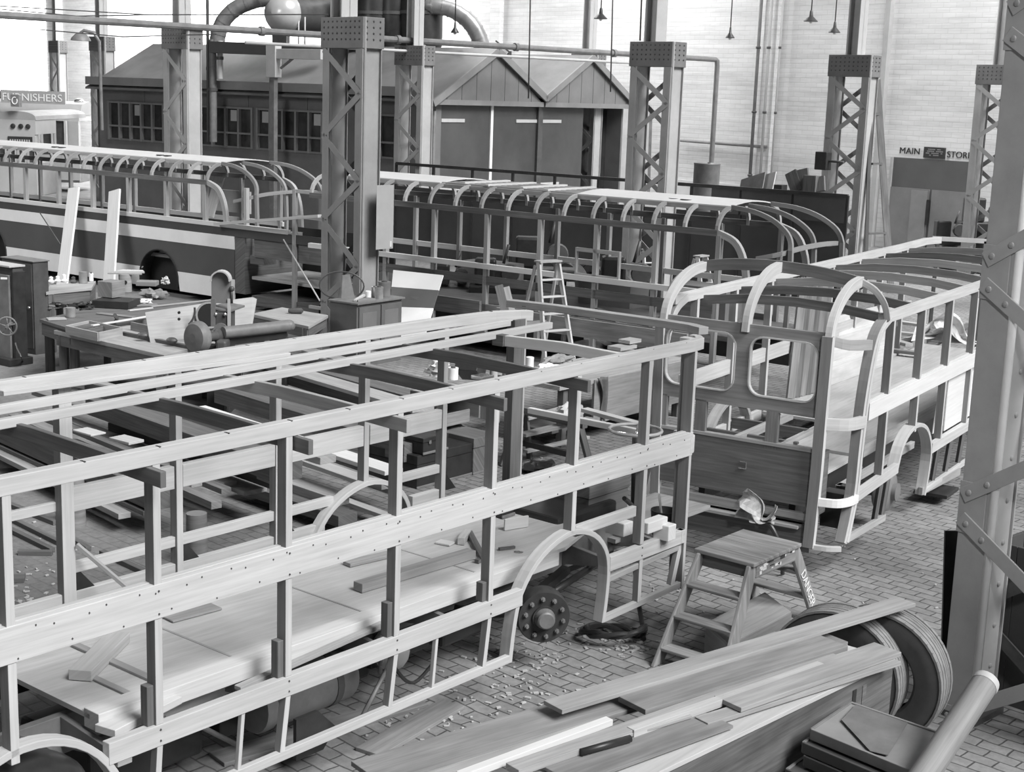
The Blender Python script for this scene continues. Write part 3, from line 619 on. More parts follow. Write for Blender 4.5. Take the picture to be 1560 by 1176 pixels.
# ================================================================ second bare bus frame with curved front
def bus_two():
    N,FA=4.49,6.77; F=F2; U0=13.35
    t=thing('unfinished_bus','bare wooden bus frame at the right with a rounded domed front and dark front panel','bus',(17,5.6,0),F)
    def B(name,mat,fn,bev=.003,label=None,parent=None):
        mb=MB(F); fn(mb); return build(mb,name,mat,parent or t,bev,label)
    B('cant_rail',W_L,lambda m:m.box(14.2,23.4,N,N+.07,2.46,2.565,0))
    B('far_cant_rail',W_L,lambda m:m.strip([(14.0,FA-.035,2.50),(21.9,FA-.035,2.51),(23.0,FA-.05,2.53),(23.5,FA-.12,2.52)],(0,0,1),.10,.08))
    B('waist_rail',W_W,lambda m:m.box(13.95,22.5,N-.005,N+.045,1.52,1.70,0)); B('waist_ledge',W_L,lambda m:m.box(14.0,22.5,N+.045,N+.1,1.68,1.71,0))
    B('far_waist_rail',W_L,lambda m:m.box(14.3,22.5,FA-.06,FA-.01,1.47,1.64,0)); B('far_seat_rail',W_L,lambda m:m.box(14.3,22.5,FA-.06,FA-.01,.74,.87,0))
    B('seat_rail',W_L,lambda m:m.beam((13.72,N+.03,.76),(15.12,N+.03,.80),.06,.11)); B('seat_rail',W_L,lambda m:m.box(16.36,22.5,N,N+.06,.72,.84,0))
    B('skirt_rail',W_M,lambda m:m.beam((13.5,N+.03,.36),(14.85,N+.03,.31),.04,.07)); B('skirt_rail',W_L,lambda m:m.box(16.25,21,N+.0,N+.04,.28,.34,0))
    for i,u in enumerate((14.56,15.62,16.68,17.75,18.8,19.85,20.9,22.0)):
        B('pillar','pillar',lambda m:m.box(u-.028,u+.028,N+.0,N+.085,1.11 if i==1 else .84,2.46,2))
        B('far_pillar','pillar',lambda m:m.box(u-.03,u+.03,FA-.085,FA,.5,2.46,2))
    for u in (14.62,14.85,16.68,17.2,17.75): B('lower_pillar',W_D,lambda m:m.beam((u,N+.03,.74),(u-.04,N+.05,.34),.045,.05))
    B('wheel_arch',W_L,lambda m:m.strip(spline([(15.10,N+.06,.80),(15.22,N+.06,1.0),(15.45,N+.06,1.13),(15.75,N+.06,1.16),(16.05,N+.06,1.08),(16.25,N+.06,.92),(16.34,N+.06,.72),(16.30,N+.06,.45),(16.24,N+.06,.25)],3),(0,1,0),.12,.045))
    B('far_wheel_arch',W_M,lambda m:m.strip(spline([(14.9,FA-.06,.3),(15.0,FA-.06,.75),(15.3,FA-.06,1.07),(15.75,FA-.06,1.15),(16.15,FA-.06,.9),(16.24,FA-.06,.3)],4),(0,1,0),.12,.05))
    # roof ties
    for i,u in enumerate((14.72,15.75,16.8,17.85,18.9,19.95,21.0,22.1)):
        B('roof_tie',(W_D,W_D,W_M,W_M,W_G,W_M,W_D,W_G)[i],lambda m:m.strip([(u,N+.03,2.43),(u,N+.6,2.50),(u,5.63,2.52),(u,FA-.6,2.50),(u,FA-.03,2.43)],(0,0,1),.10,.045))
    # domed front: bow, ribs
    bow=[(14.12,4.72,2.86),(14.12,5.1,2.92),(14.12,5.6,2.95),(14.12,6.1,2.93),(14.12,6.44,2.88)]
    B('roof_bow',W_D,lambda m:m.strip(spline(bow,4),(0,0,1),.12,.05))
    def rib(v,zt,vb):
        pts=[(14.12,v,zt)]
        for a in (20,40,60,75,90): pts.append((14.12-.77*math.sin(R(a)),v+(vb-v)*math.sin(R(a)),2.36+(zt-2.36)*math.cos(R(a))))
        return spline(pts,3)
    B('front_rib',W_L,lambda m:m.strip(rib(4.74,2.88,4.74),(0,1,0),.07,.10)); B('front_rib',W_L,lambda m:m.strip(rib(5.60,2.95,5.60),(0,1,0),.07,.10)); B('front_rib',W_L,lambda m:m.strip(rib(6.44,2.88,6.5),(0,1,0),.07,.10))
    B('corner_rib',W_M,lambda m:m.strip(spline([(14.12,4.74,2.88),(14.16,4.6,2.80),(14.22,4.51,2.66),(14.26,4.48,2.50)],4),(1,.3,0),.10,.06))
    B('corner_rib',W_M,lambda m:m.strip(spline([(14.12,6.44,2.88),(14.1,6.62,2.8),(14.05,6.74,2.66),(14.0,6.76,2.5)],4),(1,-.3,0),.10,.06))
    cpil=spline([(14.30,N+.03,2.50),(14.08,N+.03,2.42),(13.93,N+.03,2.25),(13.79,N+.03,1.82),(13.72,N+.03,1.30),(13.68,N+.03,.81),(13.5,N+.03,.36)],4)
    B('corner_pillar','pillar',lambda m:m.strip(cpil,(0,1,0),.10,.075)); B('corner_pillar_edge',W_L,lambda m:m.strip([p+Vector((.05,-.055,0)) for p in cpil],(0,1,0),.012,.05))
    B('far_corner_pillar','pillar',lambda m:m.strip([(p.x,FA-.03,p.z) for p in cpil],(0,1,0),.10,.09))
    # windscreen frame
    def frame_with_holes(holes,y0,y1,z0,z1,x,th,name,mat):
        # panel built round rounded openings, as strips
        pass
    def rr(y0,y1,z0,z1,r,n=5):
        o=[]
        for (cy,cz,a0) in ((y1-r,z1-r,0),(y0+r,z1-r,90),(y0+r,z0+r,180),(y1-r,z0+r,270)):
            for k in range(n+1):
                a=R(a0+90*k/n); o.append((cy+r*math.cos(a),cz+r*math.sin(a)))
        return o
    def panel(m,x,th,outer,holes):
        bm=bmesh.new(); es=[]
        for lp_ in [outer]+holes:
            vs=[bm.verts.new((0,y,z)) for y,z in lp_]; es+=[bm.edges.new((vs[i],vs[(i+1)%len(vs)])) for i in range(len(vs))]
        bmesh.ops.triangle_fill(bm,use_beauty=True,edges=es); 
        b=len(m.v); bm.verts.index_update(); n=len(bm.verts)
        m.v+=[Vector((x,v.co.y,v.co.z)) for v in bm.verts]+[Vector((x+th,v.co.y,v.co.z)) for v in bm.verts]
        for f in bm.faces:
            ii=[v.index for v in f.verts]; uv=[(v.co.y,v.co.z) for v in f.verts]
            m.face([b+i for i in ii],uv); m.face([b+n+i for i in ii][::-1],uv[::-1])
        for e in bm.edges:
            if len(e.link_faces)==1:
                i,j=e.verts[0].index,e.verts[1].index; m.face((b+i,b+j,b+n+j,b+n+i),[(0,0),(.3,0),(.3,.05),(0,.05)])
        bm.free()
    h1=rr(5.70,6.46,1.74,2.33,.13); h2=rr(4.84,5.54,1.74,2.33,.13)
    B('windscreen_frame',W_G,lambda m:panel(m,U0,.055,[(4.72,1.60),(6.56,1.60),(6.56,2.44),(4.72,2.44)],[h1,h2]),0)
    for h in (h1,h2): B('window_rebate',W_L,lambda m:m.strip([(U0+.01,y,z) for y,z in h],(1,0,0),.05,.014,closed=True),0)
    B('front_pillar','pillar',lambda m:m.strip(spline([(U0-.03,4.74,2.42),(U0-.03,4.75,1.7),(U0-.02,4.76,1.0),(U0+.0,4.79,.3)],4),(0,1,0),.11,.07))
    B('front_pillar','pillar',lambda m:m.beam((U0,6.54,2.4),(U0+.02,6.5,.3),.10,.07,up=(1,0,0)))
    B('front_lower_post',W_G,lambda m:m.box(U0,U0+.05,5.98,6.10,1.28,1.62,2)); B('front_lower_post',W_G,lambda m:m.box(U0,U0+.05,5.2,5.33,1.22,1.62,2)); B('front_lower_post',W_G,lambda m:m.box(U0,U0+.05,6.42,6.56,1.28,1.62,2))
    B('front_cross_rail',W_M,lambda m:m.box(U0-.01,U0+.06,4.78,6.5,1.255,1.29,1))
    B('scuttle_panel',W_D,lambda m:m.box(U0,U0+.03,4.78,6.55,.70,1.26,1)); B('scuttle_side',W_D,lambda m:m.box(U0+.03,13.66,4.76,4.80,.6,1.24,0))
    B('panel_lock',MET,lambda m:m.strip([(U0-.012,5.58,.98),(U0-.012,5.50,.98),(U0-.012,5.50,1.05),(U0-.012,5.57,1.05)],(1,0,0),.01,.012),0)
    B('lower_front_rail',W_M,lambda m:m.box(U0+.02,U0+.08,4.8,6.5,.55,.62,1)); B('lower_front_shelf',W_M,lambda m:m.box(U0-.05,U0+.2,4.9,6.5,.47,.50,1)); B('lower_front_board',W_D,lambda m:m.box(U0+.05,U0+.12,4.8,6.5,.22,.5,1))
    B('header_bracket',W_M,lambda m:m.strip(spline([(U0,4.74,2.38),(13.5,4.6,2.33),(13.86,4.5,2.30)],3),(0,0,1),.10,.05))
    B('waist_bracket',W_L,lambda m:m.strip(spline([(U0-.02,4.74,1.56),(13.5,4.55,1.55),(13.76,4.47,1.55)],3),(0,0,1),.12,.05))
    B('bumper_rail',W_W,lambda m:m.strip(spline([(U0-.02,4.72,.78),(13.4,4.56,.775),(13.55,4.48,.775),(13.7,4.46,.78)],4),(0,0,1),.08,.045))
    B('foot_plate',LGP,lambda m:m.strip(spline([(U0-.0,4.78,.31),(13.38,4.62,.31),(13.46,4.5,.31)],4),(0,0,1),.05,.05))
    # floor, frame
    def fl(m): m.prism([(15.0,4.95,.87),(23.0,4.95,.87),(23.0,6.6,.87),(16.4,6.6,.87),(16.4,5.8,.87),(15.0,5.8,.87)],(0,0,.035))
    B('floor_sheet',PLY,fl,.002)
    B('front_floor',PLY,lambda m:m.box(13.9,15.0,4.95,5.6,.84,.87)); 
    for v in (5.65,6.2): B('floor_bearer',W_M,lambda m:m.box(13.5,16.4,v,v+.05,.86,.96,0))
    for u in (14.3,15.0,15.7): B('floor_bearer',W_D,lambda m:m.box(u,u+.05,5.6,6.7,.80,.93,1))
    B('floor_edge_board',W_M,lambda m:m.box(15.2,23,N+.42,N+.47,.83,.97,0)); B('inner_ledge',W_M,lambda m:m.box(14.0,16.5,N+.25,N+.30,.72,.80,0))
    for v in (5.05,6.05): B('chassis_rail',BLK,lambda m:m.box(13.6,23.2,v,v+.07,.5,.78,0))
    for u in (14.2,15.3,16.5,17.6,18.7): B('cross_member',BLK,lambda m:m.box(u-.04,u+.04,5.1,6.1,.55,.72,1))
    B('side_panel',W_W,lambda m:m.box(17.0,22.4,N+.06,N+.075,.86,1.52,0)); B('side_panel_offcut',W_W,lambda m:m.prism([(16.75,N+.12,.86),(17.0,N+.12,.86),(17.0,N+.12,1.52),(16.9,N+.12,1.5)],(0,.015,0)))
    B('radiator_block',BLK,lambda m:m.box(13.75,13.95,N+.1,N+.35,.42,.78),.005); B('radiator_block',BLK,lambda m:m.box(14.0,14.12,N+.1,N+.3,.45,.8),.005)
    B('front_axle',BLK,lambda m:m.tube([(15.55,4.7,.42),(15.55,5.2,.34),(15.55,6.1,.34),(15.55,6.55,.42)],.06,8),0)
    for v in (4.66,6.6): B('brake_drum',IRON,lambda m:m.lathe([(.05,.16),(.2,.16),(.225,.14),(.225,.02),(.2,0),(.1,-.02),(.1,-.07),(0,-.07)],(15.5,v,.43),(0,1,0) if v<5 else (0,-1,0),28,cap=False),0)
    B('rod_brace',STD,lambda m:m.tube([(14.5,4.7,.9),(14.8,5.0,.5),(15.4,4.9,.45)],.02,6),0); B('side_stay',W_M,lambda m:m.beam((16.2,N+.05,.3),(17.6,N+.0,.26),.05,.09)); B('tool_plate',BLK,lambda m:m.box(16.8,17.3,N-.1,N+.3,.1,.14))
    return t
BUS2=bus_two()
def lean_board(F,name,mat,label,foot0,foot1,z0,top_off,h,th,cat='board',group=None):
    # board standing on the line foot0-foot1 (frame coords x,y), its top pushed over by top_off
    a=Vector((foot0[0],foot0[1],z0)); b=Vector((foot1[0],foot1[1],z0)); o=Vector((top_off[0],top_off[1],h)); n=(b-a).cross(o).normalized()*th
    return single(MB(F).prism([a,b,b+o,a+o],n),name,mat,label,cat,group,.002)
# ply sheet and dark planks leaning inside the second bus
q=[P(1263,588,.91),P(1350,556,.91),P(1352,462,1.72),P(1243,490,1.72)]
single(MB().prism(q,(.01,.015,0)),'plywood_sheet',PLY,'big pale plywood sheet leaning inside the right-hand bus frame','board')
for f,l in ((.72,'upper white batten fixed across the leaning plywood sheet'),(.30,'lower white batten fixed across the leaning plywood sheet')):
    a=q[0].lerp(q[3],f); b=q[1].lerp(q[2],f); n=Vector((-.02,-.03,.0)); single(MB().beam(a+n,b+n,.03,.05),'batten',W_W,l,'batten')
for i in range(6):
    x=1204+8*i; a=P(x,607-2*i,.91); b=P(x+9,420-1.5*i,2.40+.02*(i%3)); b=Vector((a.x+.12,a.y+.30,2.42+.04*(i%2)))
    single(MB().beam(a,b,.13,.035,up=(.5,-.8,0)),'dark_plank',W_D if i%2 else W_G,'tall dark plank standing inside the right-hand bus frame, %s from left'%('first','second','third','fourth','fifth','sixth')[i],'plank')
# crumpled wrapper on the front of bus 2, cables below
def crumple(c,r,name,mat,label,cat,sc=(1,1,.6),seed=1,amp=.9,F=FW0):
    m=MB(F); m.sphere(c,r,18,12,sc,amp,3.2,seed); o=single(m,name,mat,label,cat); 
    for p in o.data.polygons: p.use_smooth=False
    return o
q=loc(F2,F2@PU(F2,1166,744,13.24)); 
def sheet_crumple(F,o,w,h,name,mat,label,cat,seed=3,amp=.12):
    m=MB(F); m.grid(lambda a,b:(o[0]+amp*noise.noise(Vector((a*3+seed,b*3,0)))*1.4,o[1]-w/2+w*a*(1-.25*b)+amp*.5*noise.noise(Vector((a*2,b*4+seed,2))),o[2]+h*b*(.55+.45*math.sin(a*5.5+seed))),14,10,False); return single(m,name,mat,label,cat,None,0,.004)
sheet_crumple(F2,(13.15,5.30,.52),.42,.34,'crumpled_wrapper',paint('foil_grey',.38,.4,9,.35),'crumpled white and grey wrapping on the front shelf of the right-hand bus','wrapping',3,.16)
single(MB(F2).tube(spline([(13.16,5.2,.52),(13.12,5.1,.5),(13.14,5.0,.3),(13.2,4.98,.02)],5),.022,8),'cable',BLK,'dark cable hanging from the front shelf of the right-hand bus','cable')
# rubbish heap beyond the second bus
sheet_crumple(F2,tuple(PF(F2,1430,520,.9)),1.1,.5,'paper_heap',PAPER,'heap of pale crumpled paper on the floor beyond the right-hand bus','paper',5,.3)
for i,(x0,y0,x1,y1,l,mt) in enumerate(((1330,505,1395,512,'pale plank at the left of the scrap heap beyond the right-hand bus',W_L),(1375,525,1450,487,'dark pole lying over the scrap heap beyond the right-hand bus',W_D),(1395,540,1478,497,'second dark pole lying lower on the scrap heap',W_D),(1350,490,1420,500,'thin lath lying behind the scrap heap',W_L),(1335,533,1400,541,'grey board at the foot of the scrap heap',W_G),(1340,515,1385,528,'short pale board end sticking out of the scrap heap',W_M))):
    lp(F2,x0,y0,x1,y1,.75+.05*i,.14,.05,'scrap_board',mt,l,'board')
single(MB(F2).prism([PF(F2,1395,498,1.0),PF(F2,1432,495,1.0),PF(F2,1425,515,.95),PF(F2,1388,520,.95)],(0,0,.01)),'card_sheet',W_W,'small white card lying on the scrap heap beyond the right-hand bus','card')
# ================================================================ the parked row: roofed frames and the panelled body
def rounded_rib(F,m,un,uf,v,zc=2.55,zt=2.95,ins=.42,w=.06,t=.07,both=True):
    for (ue,sg) in ((un,1),(uf,-1)):
        pts=[(ue+sg*.035,v,zc-.05)]+[(ue+sg*(.035+ins*(1-math.cos(R(a)))),v,zc+(zt-zc-.03)*math.sin(R(a))) for a in range(0,91,15)]
        yield pts
def roofed_bus(name,label,UN,W,va,vb,vend,pill,paneled,cat='bus'):
    F=FB; UF=UN+W; t=thing(name,label,cat,((UN+UF)/2,(va+vb)/2,0),F)
    def B(name,mat,fn,bev=0,label=None,parent=None):
        mb=MB(F); fn(mb); return build(mb,name,mat,parent or t,bev,label)
    wt=1.74 if paneled else 1.62
    B('cant_rail',W_D,lambda m:m.box(UN,UN+.06,va,vb,2.49,2.59,1)); B('far_cant_rail',W_D,lambda m:m.box(UF-.06,UF,va,vb,2.49,2.59,1))
    B('roof_edge_rail',W_M,lambda m:m.box(UN+.40,UN+.47,va,vb,2.86,2.93,1)); B('far_roof_edge_rail',W_M,lambda m:m.box(UF-.47,UF-.40,va,vb,2.86,2.93,1))
    B('waist_rail',W_W,lambda m:m.box(UN-.03,UN+.06,va-(0 if not paneled else 2.4),vb,wt-.09,wt,1)); B('far_waist_rail',W_W,lambda m:m.box(UF-.06,UF,va,vb,1.50,1.60,1))
    B('far_seat_rail',W_D,lambda m:m.box(UF-.06,UF,va,vb,.8,1.0,1))
    B('floor_deck',W_D,lambda m:m.box(UN+.1,UF-.1,va-.5,vb,.82,.9,1))
    for i,v in enumerate(pill):
        B('pillar',W_M,lambda m:m.box(UN,UN+.09,v-.04,v+.04,.35 if not paneled else 1.5,2.5,2))
        B('far_pillar',W_M if i%2 else W_P,lambda m:m.box(UF-.09,UF,v-.035,v+.035,.5,2.5,2))
    n=int((vb-va)/.58)
    for i in range(n+1):
        v=va+.02+i*(vb-va-.04)/n
        for k,pts in enumerate(rounded_rib(F,None,UN,UF,v)):
            B('roof_rib' if k==0 else 'far_roof_rib',W_M if (i%2 or k) else W_P,lambda m:m.strip(pts,(0,1,0),.055,.06))
    # domed end: three long ribs, header, corner ribs
    for j,f in enumerate((.08,.45,.92)):
        u=UN+W*f; pts=[(u if 0<j<2 else (UN+.45 if j==0 else UF-.45),va,2.93)]
        d=va-vend
        for a in (20,40,60,75,90): pts.append((pts[0][0]+(u-pts[0][0])*a/90,va-d*math.sin(R(a)),2.36+.57*math.cos(R(a))))
        pts=spline(pts,3)+[Vector((u,vend-.02,1.9)),Vector((u,vend+.0,1.0))]
        B('end_rib',W_P,lambda m:m.strip(pts,(1,0,0),.06,.07))
    B('end_header',W_P,lambda m:m.strip(spline([(UN+.02,vend+.5,2.2),(UN+.12,vend+.12,2.3),(UN+.5,vend,2.37),((UN+UF)/2,vend-.06,2.4),(UF-.4,vend,2.37),(UF-.05,vend+.3,2.3)],3),(0,0,1),.07,.05))
    B('corner_arc',W_M,lambda m:m.strip(spline([(UN+.05,va,2.54),(UN+.05,va-.3,2.42),(UN+.05,va-.47,2.15),(UN+.05,va-.55,1.75),(UN+.05,va-.58,1.0)],4),(1,0,0),.08,.10))
    B('far_corner_arc',W_M,lambda m:m.strip(spline([(UF-.05,va,2.54),(UF-.05,va-.3,2.42),(UF-.05,va-.47,2.15),(UF-.05,va-.55,1.75),(UF-.05,va-.58,1.0)],4),(1,0,0),.08,.10))
    return t,B,UF
b3,B3,UF3=roofed_bus('unfinished_bus','wooden bus frame with a half-covered pale roof, in the middle distance',20.6,2.3,10.95,19.8,9.75,[10.92,12.07,13.22,14.37,15.52,16.72,17.87,19.0],False)
def roofcurve(m,v0,v1,un,uf,zt=2.95,th=.02):
    n=6
    for i in range(n):
        a,b=un+(uf-un)*i/n,un+(uf-un)*(i+1)/n; za=zt+.06*math.sin(pi*i/n); zb=zt+.06*math.sin(pi*(i+1)/n)
        m.hexa([(a,v0,za-th),(b,v0,zb-th),(b,v1,zb-th),(a,v1,za-th),(a,v0,za),(b,v0,zb),(b,v1,zb),(a,v1,za)],1)
B3('roof_panel',ROOFP,lambda m:roofcurve(m,10.95,13.9,21.0,22.5)); B3('roof_panel',ROOFP,lambda m:roofcurve(m,16.9,19.8,21.0,22.5))
for i in range(9): B3('roof_slat',W_M,lambda m:m.box(21.05+.17*i,21.12+.17*i,13.9,16.9,2.92,2.96,1))
for v,sh in ((14.5,0),(15.1,.1),(15.8,0),(16.4,.1)): B3('roof_stick',W_L,lambda m:m.box(21.0+sh,22.5,v,v+.1,2.95,2.985,0))
for v,u in ((11.9,21.25),(12.15,21.3)): B3('roof_vent_hole',BLACK,lambda m:m.lathe([(.1,0),(.1,.012)],(u,v,2.97),(0,0,1),14))
B3('seat_rail',W_D,lambda m:m.box(20.6,20.66,10.95,19.8,1.25,1.4,1)); B3('seat_rail',W_G,lambda m:m.box(20.6,20.66,10.95,19.8,.78,.9,1))
B3('skirt_rail',W_M,lambda m:m.box(20.6,20.65,10.95,19.8,.34,.4,1)); B3('chassis_rail',BLK,lambda m:m.box(21.1,21.2,9.8,19.8,.5,.78,1)); B3('chassis_rail',BLK,lambda m:m.box(22.3,22.4,9.8,19.8,.5,.78,1))
B3('wheel_arch',W_D,lambda m:m.strip([(20.66,13.2+.62*math.cos(R(a)),.45+.62*math.sin(R(a))) for a in range(0,181,12)],(1,0,0),.1,.05))
B3('entrance_frame',W_M,lambda m:m.strip([(20.63,12.75,1.62),(20.63,13.6,1.62),(20.63,13.6,2.05),(20.63,12.75,2.05)],(1,0,0),.06,.07,closed=True))
for v,h in ((11.5,1.45),(13.4,1.3),(16.2,1.4)): B3('inner_partition',SHED,lambda m:m.box(22.1,22.75,v,v+1.1,.9,h,2))
B3('underfloor_tank',BLK,lambda m:m.box(20.9,22.5,14.6,18.8,.15,.8))
b4,B4,UF4=roofed_bus('unfinished_bus','long dark panelled bus body at the left with a white band and pale roof',21.2,2.3,23.35,38.0,22.05,[22.2+1.23*i for i in range(13)],True)
B4('roof_panel',ROOFP,lambda m:roofcurve(m,23.35,38,21.6,23.1))
for v in (25.3,25.55,29.0,29.25): B4('roof_vent_hole',BLACK,lambda m:m.lathe([(.09,0),(.09,.012)],(21.85,v,2.985),(0,0,1),14))
V0,V1=22.5,38.0
def side(m,z0,z1,v0,v1,holes):
    # lower panel with wheel openings as vertical slices
    n=int((v1-v0)/.06)
    for i in range(n):
        a,b=v0+(v1-v0)*i/n,v0+(v1-v0)*(i+1)/n
        def cut(v):
            for c,r,zc in holes:
                if abs(v-c)<r: return zc+math.sqrt(r*r-(v-c)**2)
            return z0
        za,zb=max(z0,cut(a)),max(z0,cut(b))
        if za>=z1 and zb>=z1: continue
        za,zb=min(za,z1),min(zb,z1)
        m.hexa([(21.18,a,za),(21.21,a,za),(21.21,b,zb),(21.18,b,zb),(21.18,a,z1),(21.21,a,z1),(21.21,b,z1),(21.18,b,z1)],1)
HO=[(24.85,.62,.38),(30.95,.62,.42)]
B4('upper_band',paint('band_dark',.055,.15,1,.35),lambda m:m.box(21.18,21.21,20.0,V1,1.48,1.66,1))
B4('white_band',WHP,lambda m:m.box(21.175,21.21,V0,V1,1.21,1.48,1))
B4('side_panel',DKP,lambda m:side(m,.58,1.21,V0,V1,HO)); [B4('sunlit_lower_panel',WHP,lambda m:side(m,.16,.58,p,q,HO)) for p,q in ((V0,24.85),(24.85,30.95),(30.95,V1))]  # sunlight along the lower side is painted as white
for c,r,zc in HO:
    B4('wheel_arch_box',BLACK,lambda m:m.box(21.5,21.52,c-.7,c+.7,.1,1.15)); B4('arch_lip',BLACK,lambda m:m.strip([(21.3,c+r*math.cos(R(a)),zc+r*math.sin(R(a))) for a in range(-20,201,12)],(1,0,0),.3,.02))
B4('door_recess',BLACK,lambda m:m.box(21.17,21.2,26.5,27.1,.2,1.5)) if False else None
# open platform end
B4('platform_bulkhead',W_D,lambda m:m.box(21.2,23.4,22.2,22.5,.3,1.5)); B4('platform_panel',W_D,lambda m:m.box(21.22,21.26,20.0,21.95,1.1,1.5)); B4('platform_shelf',W_M,lambda m:m.box(21.3,22.9,20.1,22.1,.62,.68,1)); B4('platform_back',BLACK,lambda m:m.box(22.9,22.95,19.6,22.4,.2,1.6))
B4('platform_step',W_D,lambda m:m.box(21.2,22.9,20.1,22.0,.1,.3,1)); B4('platform_post',W_M,lambda m:m.box(21.15,21.23,20.72,20.8,.0,2.55,2)); B4('platform_cross_rail',W_M,lambda m:m.box(21.17,21.22,20.0,20.8,2.0,2.06,1)); B4('platform_top_rail',W_M,lambda m:m.box(21.17,21.22,20.0,20.8,2.5,2.57,1)); B4('platform_box',W_D,lambda m:m.box(21.25,21.6,21.7,22.1,.95,1.12))
B4('far_side_panel',DKP,lambda m:m.box(UF4-.03,UF4,22.3,38,.2,1.5,1)); B4('cream_notice',LGP,lambda m:m.box(23.45,23.5,24.4,25.6,1.7,2.2))
def plank(F,p,q,w,h,name,mat,label,cat='plank',up=(0,0,1),group=None): return single(MB(F).beam(p,q,w,h,up),name,mat,label,cat,group,.002)
pA=PU(FB,330,344,21.1); pB=PU(FB,489,333,20.6); plank(FB,pA+Vector((0,0,.04)),pB+Vector((0,0,.05)),.16,.06,'loose_board',W_L,'loose board lying across the waist rail at the end of the left bus body','board')
# two pale planks leaning on the left bus
for (x0,y0,x1,y1,wpx,l) in ((97,415,113,286,27,'taller left pale plank leaning against the white-banded bus body'),(167,418,175,290,25,'right pale plank leaning against the white-banded bus body')):
    a=PU(FB,x0,y0,20.55); b=PU(FB,x1,y1,21.10); plank(FB,a+(a-b)*.35,b,.37,.05,'leaning_plank',W_W,l,'plank',up=(1,0,0))
plank(FB,PU(FB,318,330,22.6),PU(FB,335,270,22.9),.3,.04,'leaning_plank',W_L,'plank leaning inside the left bus body below its domed end','plank',up=(1,0,0))
pr=[PU(FB,60,323,21.0),PU(FB,92,372,20.7)]; single(MB(FB).tube([pr[0],pr[1]],.012,6),'prop_rod',STD,'thin rod propped against the left bus between its white band and the bench','rod')
pr=[PU(FB,432,365,21.0),PU(FB,487,458,20.2)]; single(MB(FB).tube([pr[0],pr[1]],.015,6),'prop_rod',LGP,'thin pale rod propped against the platform end of the left bus','rod')
# tyre and clutter seen through the middle bus
def tyre(c,ax,R_,w,label,tread=RUBT,F=FW0,n=48,lean=None,rib=5):
    ax=Vector(ax).normalized(); t=thing('tyre',label,'tyre',c,F)
    pr=[(R_*.56,-w*.36),(R_*.60,-w*.45),(R_*.78,-w*.5),(R_*.93,-w*.47),(R_*.985,-w*.38)]
    bd=MB(F); full=pr+[(R_*.965,0)]+[(a,-b) for a,b in pr[::-1]]; bd.lathe(full,c,ax,n,cap=False); build(bd,'sidewall',RUB,t)
    for k in range(rib):
        f0=-.78+1.56*k/rib; f1=f0+1.56/rib*.80; m=MB(F)
        m.lathe([(R_*.95,w*.5*f0),(R_*(1.0-.025*abs(f0)),w*.5*f0),(R_*(1.0-.025*abs(f1)),w*.5*f1),(R_*.95,w*.5*f1)],c,ax,n,cap=False); o=build(m,'tread_rib',tread,t)
        for p in o.data.polygons: p.use_smooth=False
    x=ax.orthogonal().normalized(); y=ax.cross(x)
    for sg in (-1,1):
        m=MB(F)
        for k in range(44):
            a=2*pi*k/44; d=x*math.cos(a)+y*math.sin(a); tg=ax.cross(d); p=Vector(c)+d*R_*.975+ax*(sg*w*.43); m.beam(p-tg*R_*.068,p+tg*R_*.068,w*.12,R_*.035,up=d)
        build(m,'shoulder_tread',tread,t)
    return t
tyre(tuple(PF(FB,868,470,0)+Vector((0,0,.5))),(.9,-.3,0),.5,.25,'dark tyre standing behind the stepladder, under the middle bus',RUB,FB)
tyre(tuple(PF(FB,905,468,0)+Vector((0,0,.5))),(.9,-.35,0),.5,.25,'second dark tyre close behind, at right of the stepladder',RUB,FB)
plank(FB,(20.3,15.0,.78),(20.3,11.2,.78),.06,.3,'packing_board',W_G,'long grey board on edge below the middle bus frame','board')
plank(FB,(20.35,19,.85),(20.35,15.4,.85),.06,.28,'packing_board',W_D,'dark board on edge low under the left part of the middle bus frame','board')
# tall dark rail and partition behind the middle bus
def partition():
    U=31.0; va,vb=PU(FB,1292,297,U).y,PU(FB,604,246,U).y; z=PU(FB,1000,277,U).z
    t=thing('guard_rail','long dark guard rail on a boarded partition behind the middle bus','guard rail',(U,(va+vb)/2,0),FB)
    build(MB(FB).box(U-.04,U+.04,va,vb,z-.05,z+.03,1),'top_rail',BLK,t); 
    build(MB(FB).box(U,U+.05,va,vb,0,z-.62,1),'boarded_panel',paint('partition_dark',.035,.3,1,.6),t); build(MB(FB).box(U-.02,U+.02,va,vb,z-.32,z-.28,1),'mid_rail',BLK,t) if False else None
    n=10
    for i in range(n+1):
        v=va+(vb-va)*i/n; build(MB(FB).box(U-.03,U+.03,v-.03,v+.03,0,z),'post',BLK,t)
    vm=PU(FB,1085,290,U).y
    build(MB(FB).box(U-.03,U+.02,va,vm,z-.62,z-.05,1),'boarded_panel',paint('partition_dark_upper',.055,.3,1,.6),t)
    return U,z
PU_,PZ=partition()
def on_part(x0,x1,y0,y1,name,mat,label,cat,du=.5,th=.3):
    a=PU(FB,x0,y1,PU_+du); b=PU(FB,x1,y0,PU_+du); return single(MB(FB).box(PU_+du,PU_+du+th,min(a.y,b.y),max(a.y,b.y),PZ-.7,b.z),name,mat,label,cat,None,.004)
on_part(1062,1088,247,289,'drum_barrel',IRON,'ribbed grey barrel standing behind the guard rail near the down pipe','barrel') if False else None
t=thing('barrel','ribbed grey barrel behind the guard rail near the white wall','barrel',PU(FB,1075,290,33.0),FB); q=PU(FB,1075,290,33.0); zt=PU(FB,1075,248,33.0).z
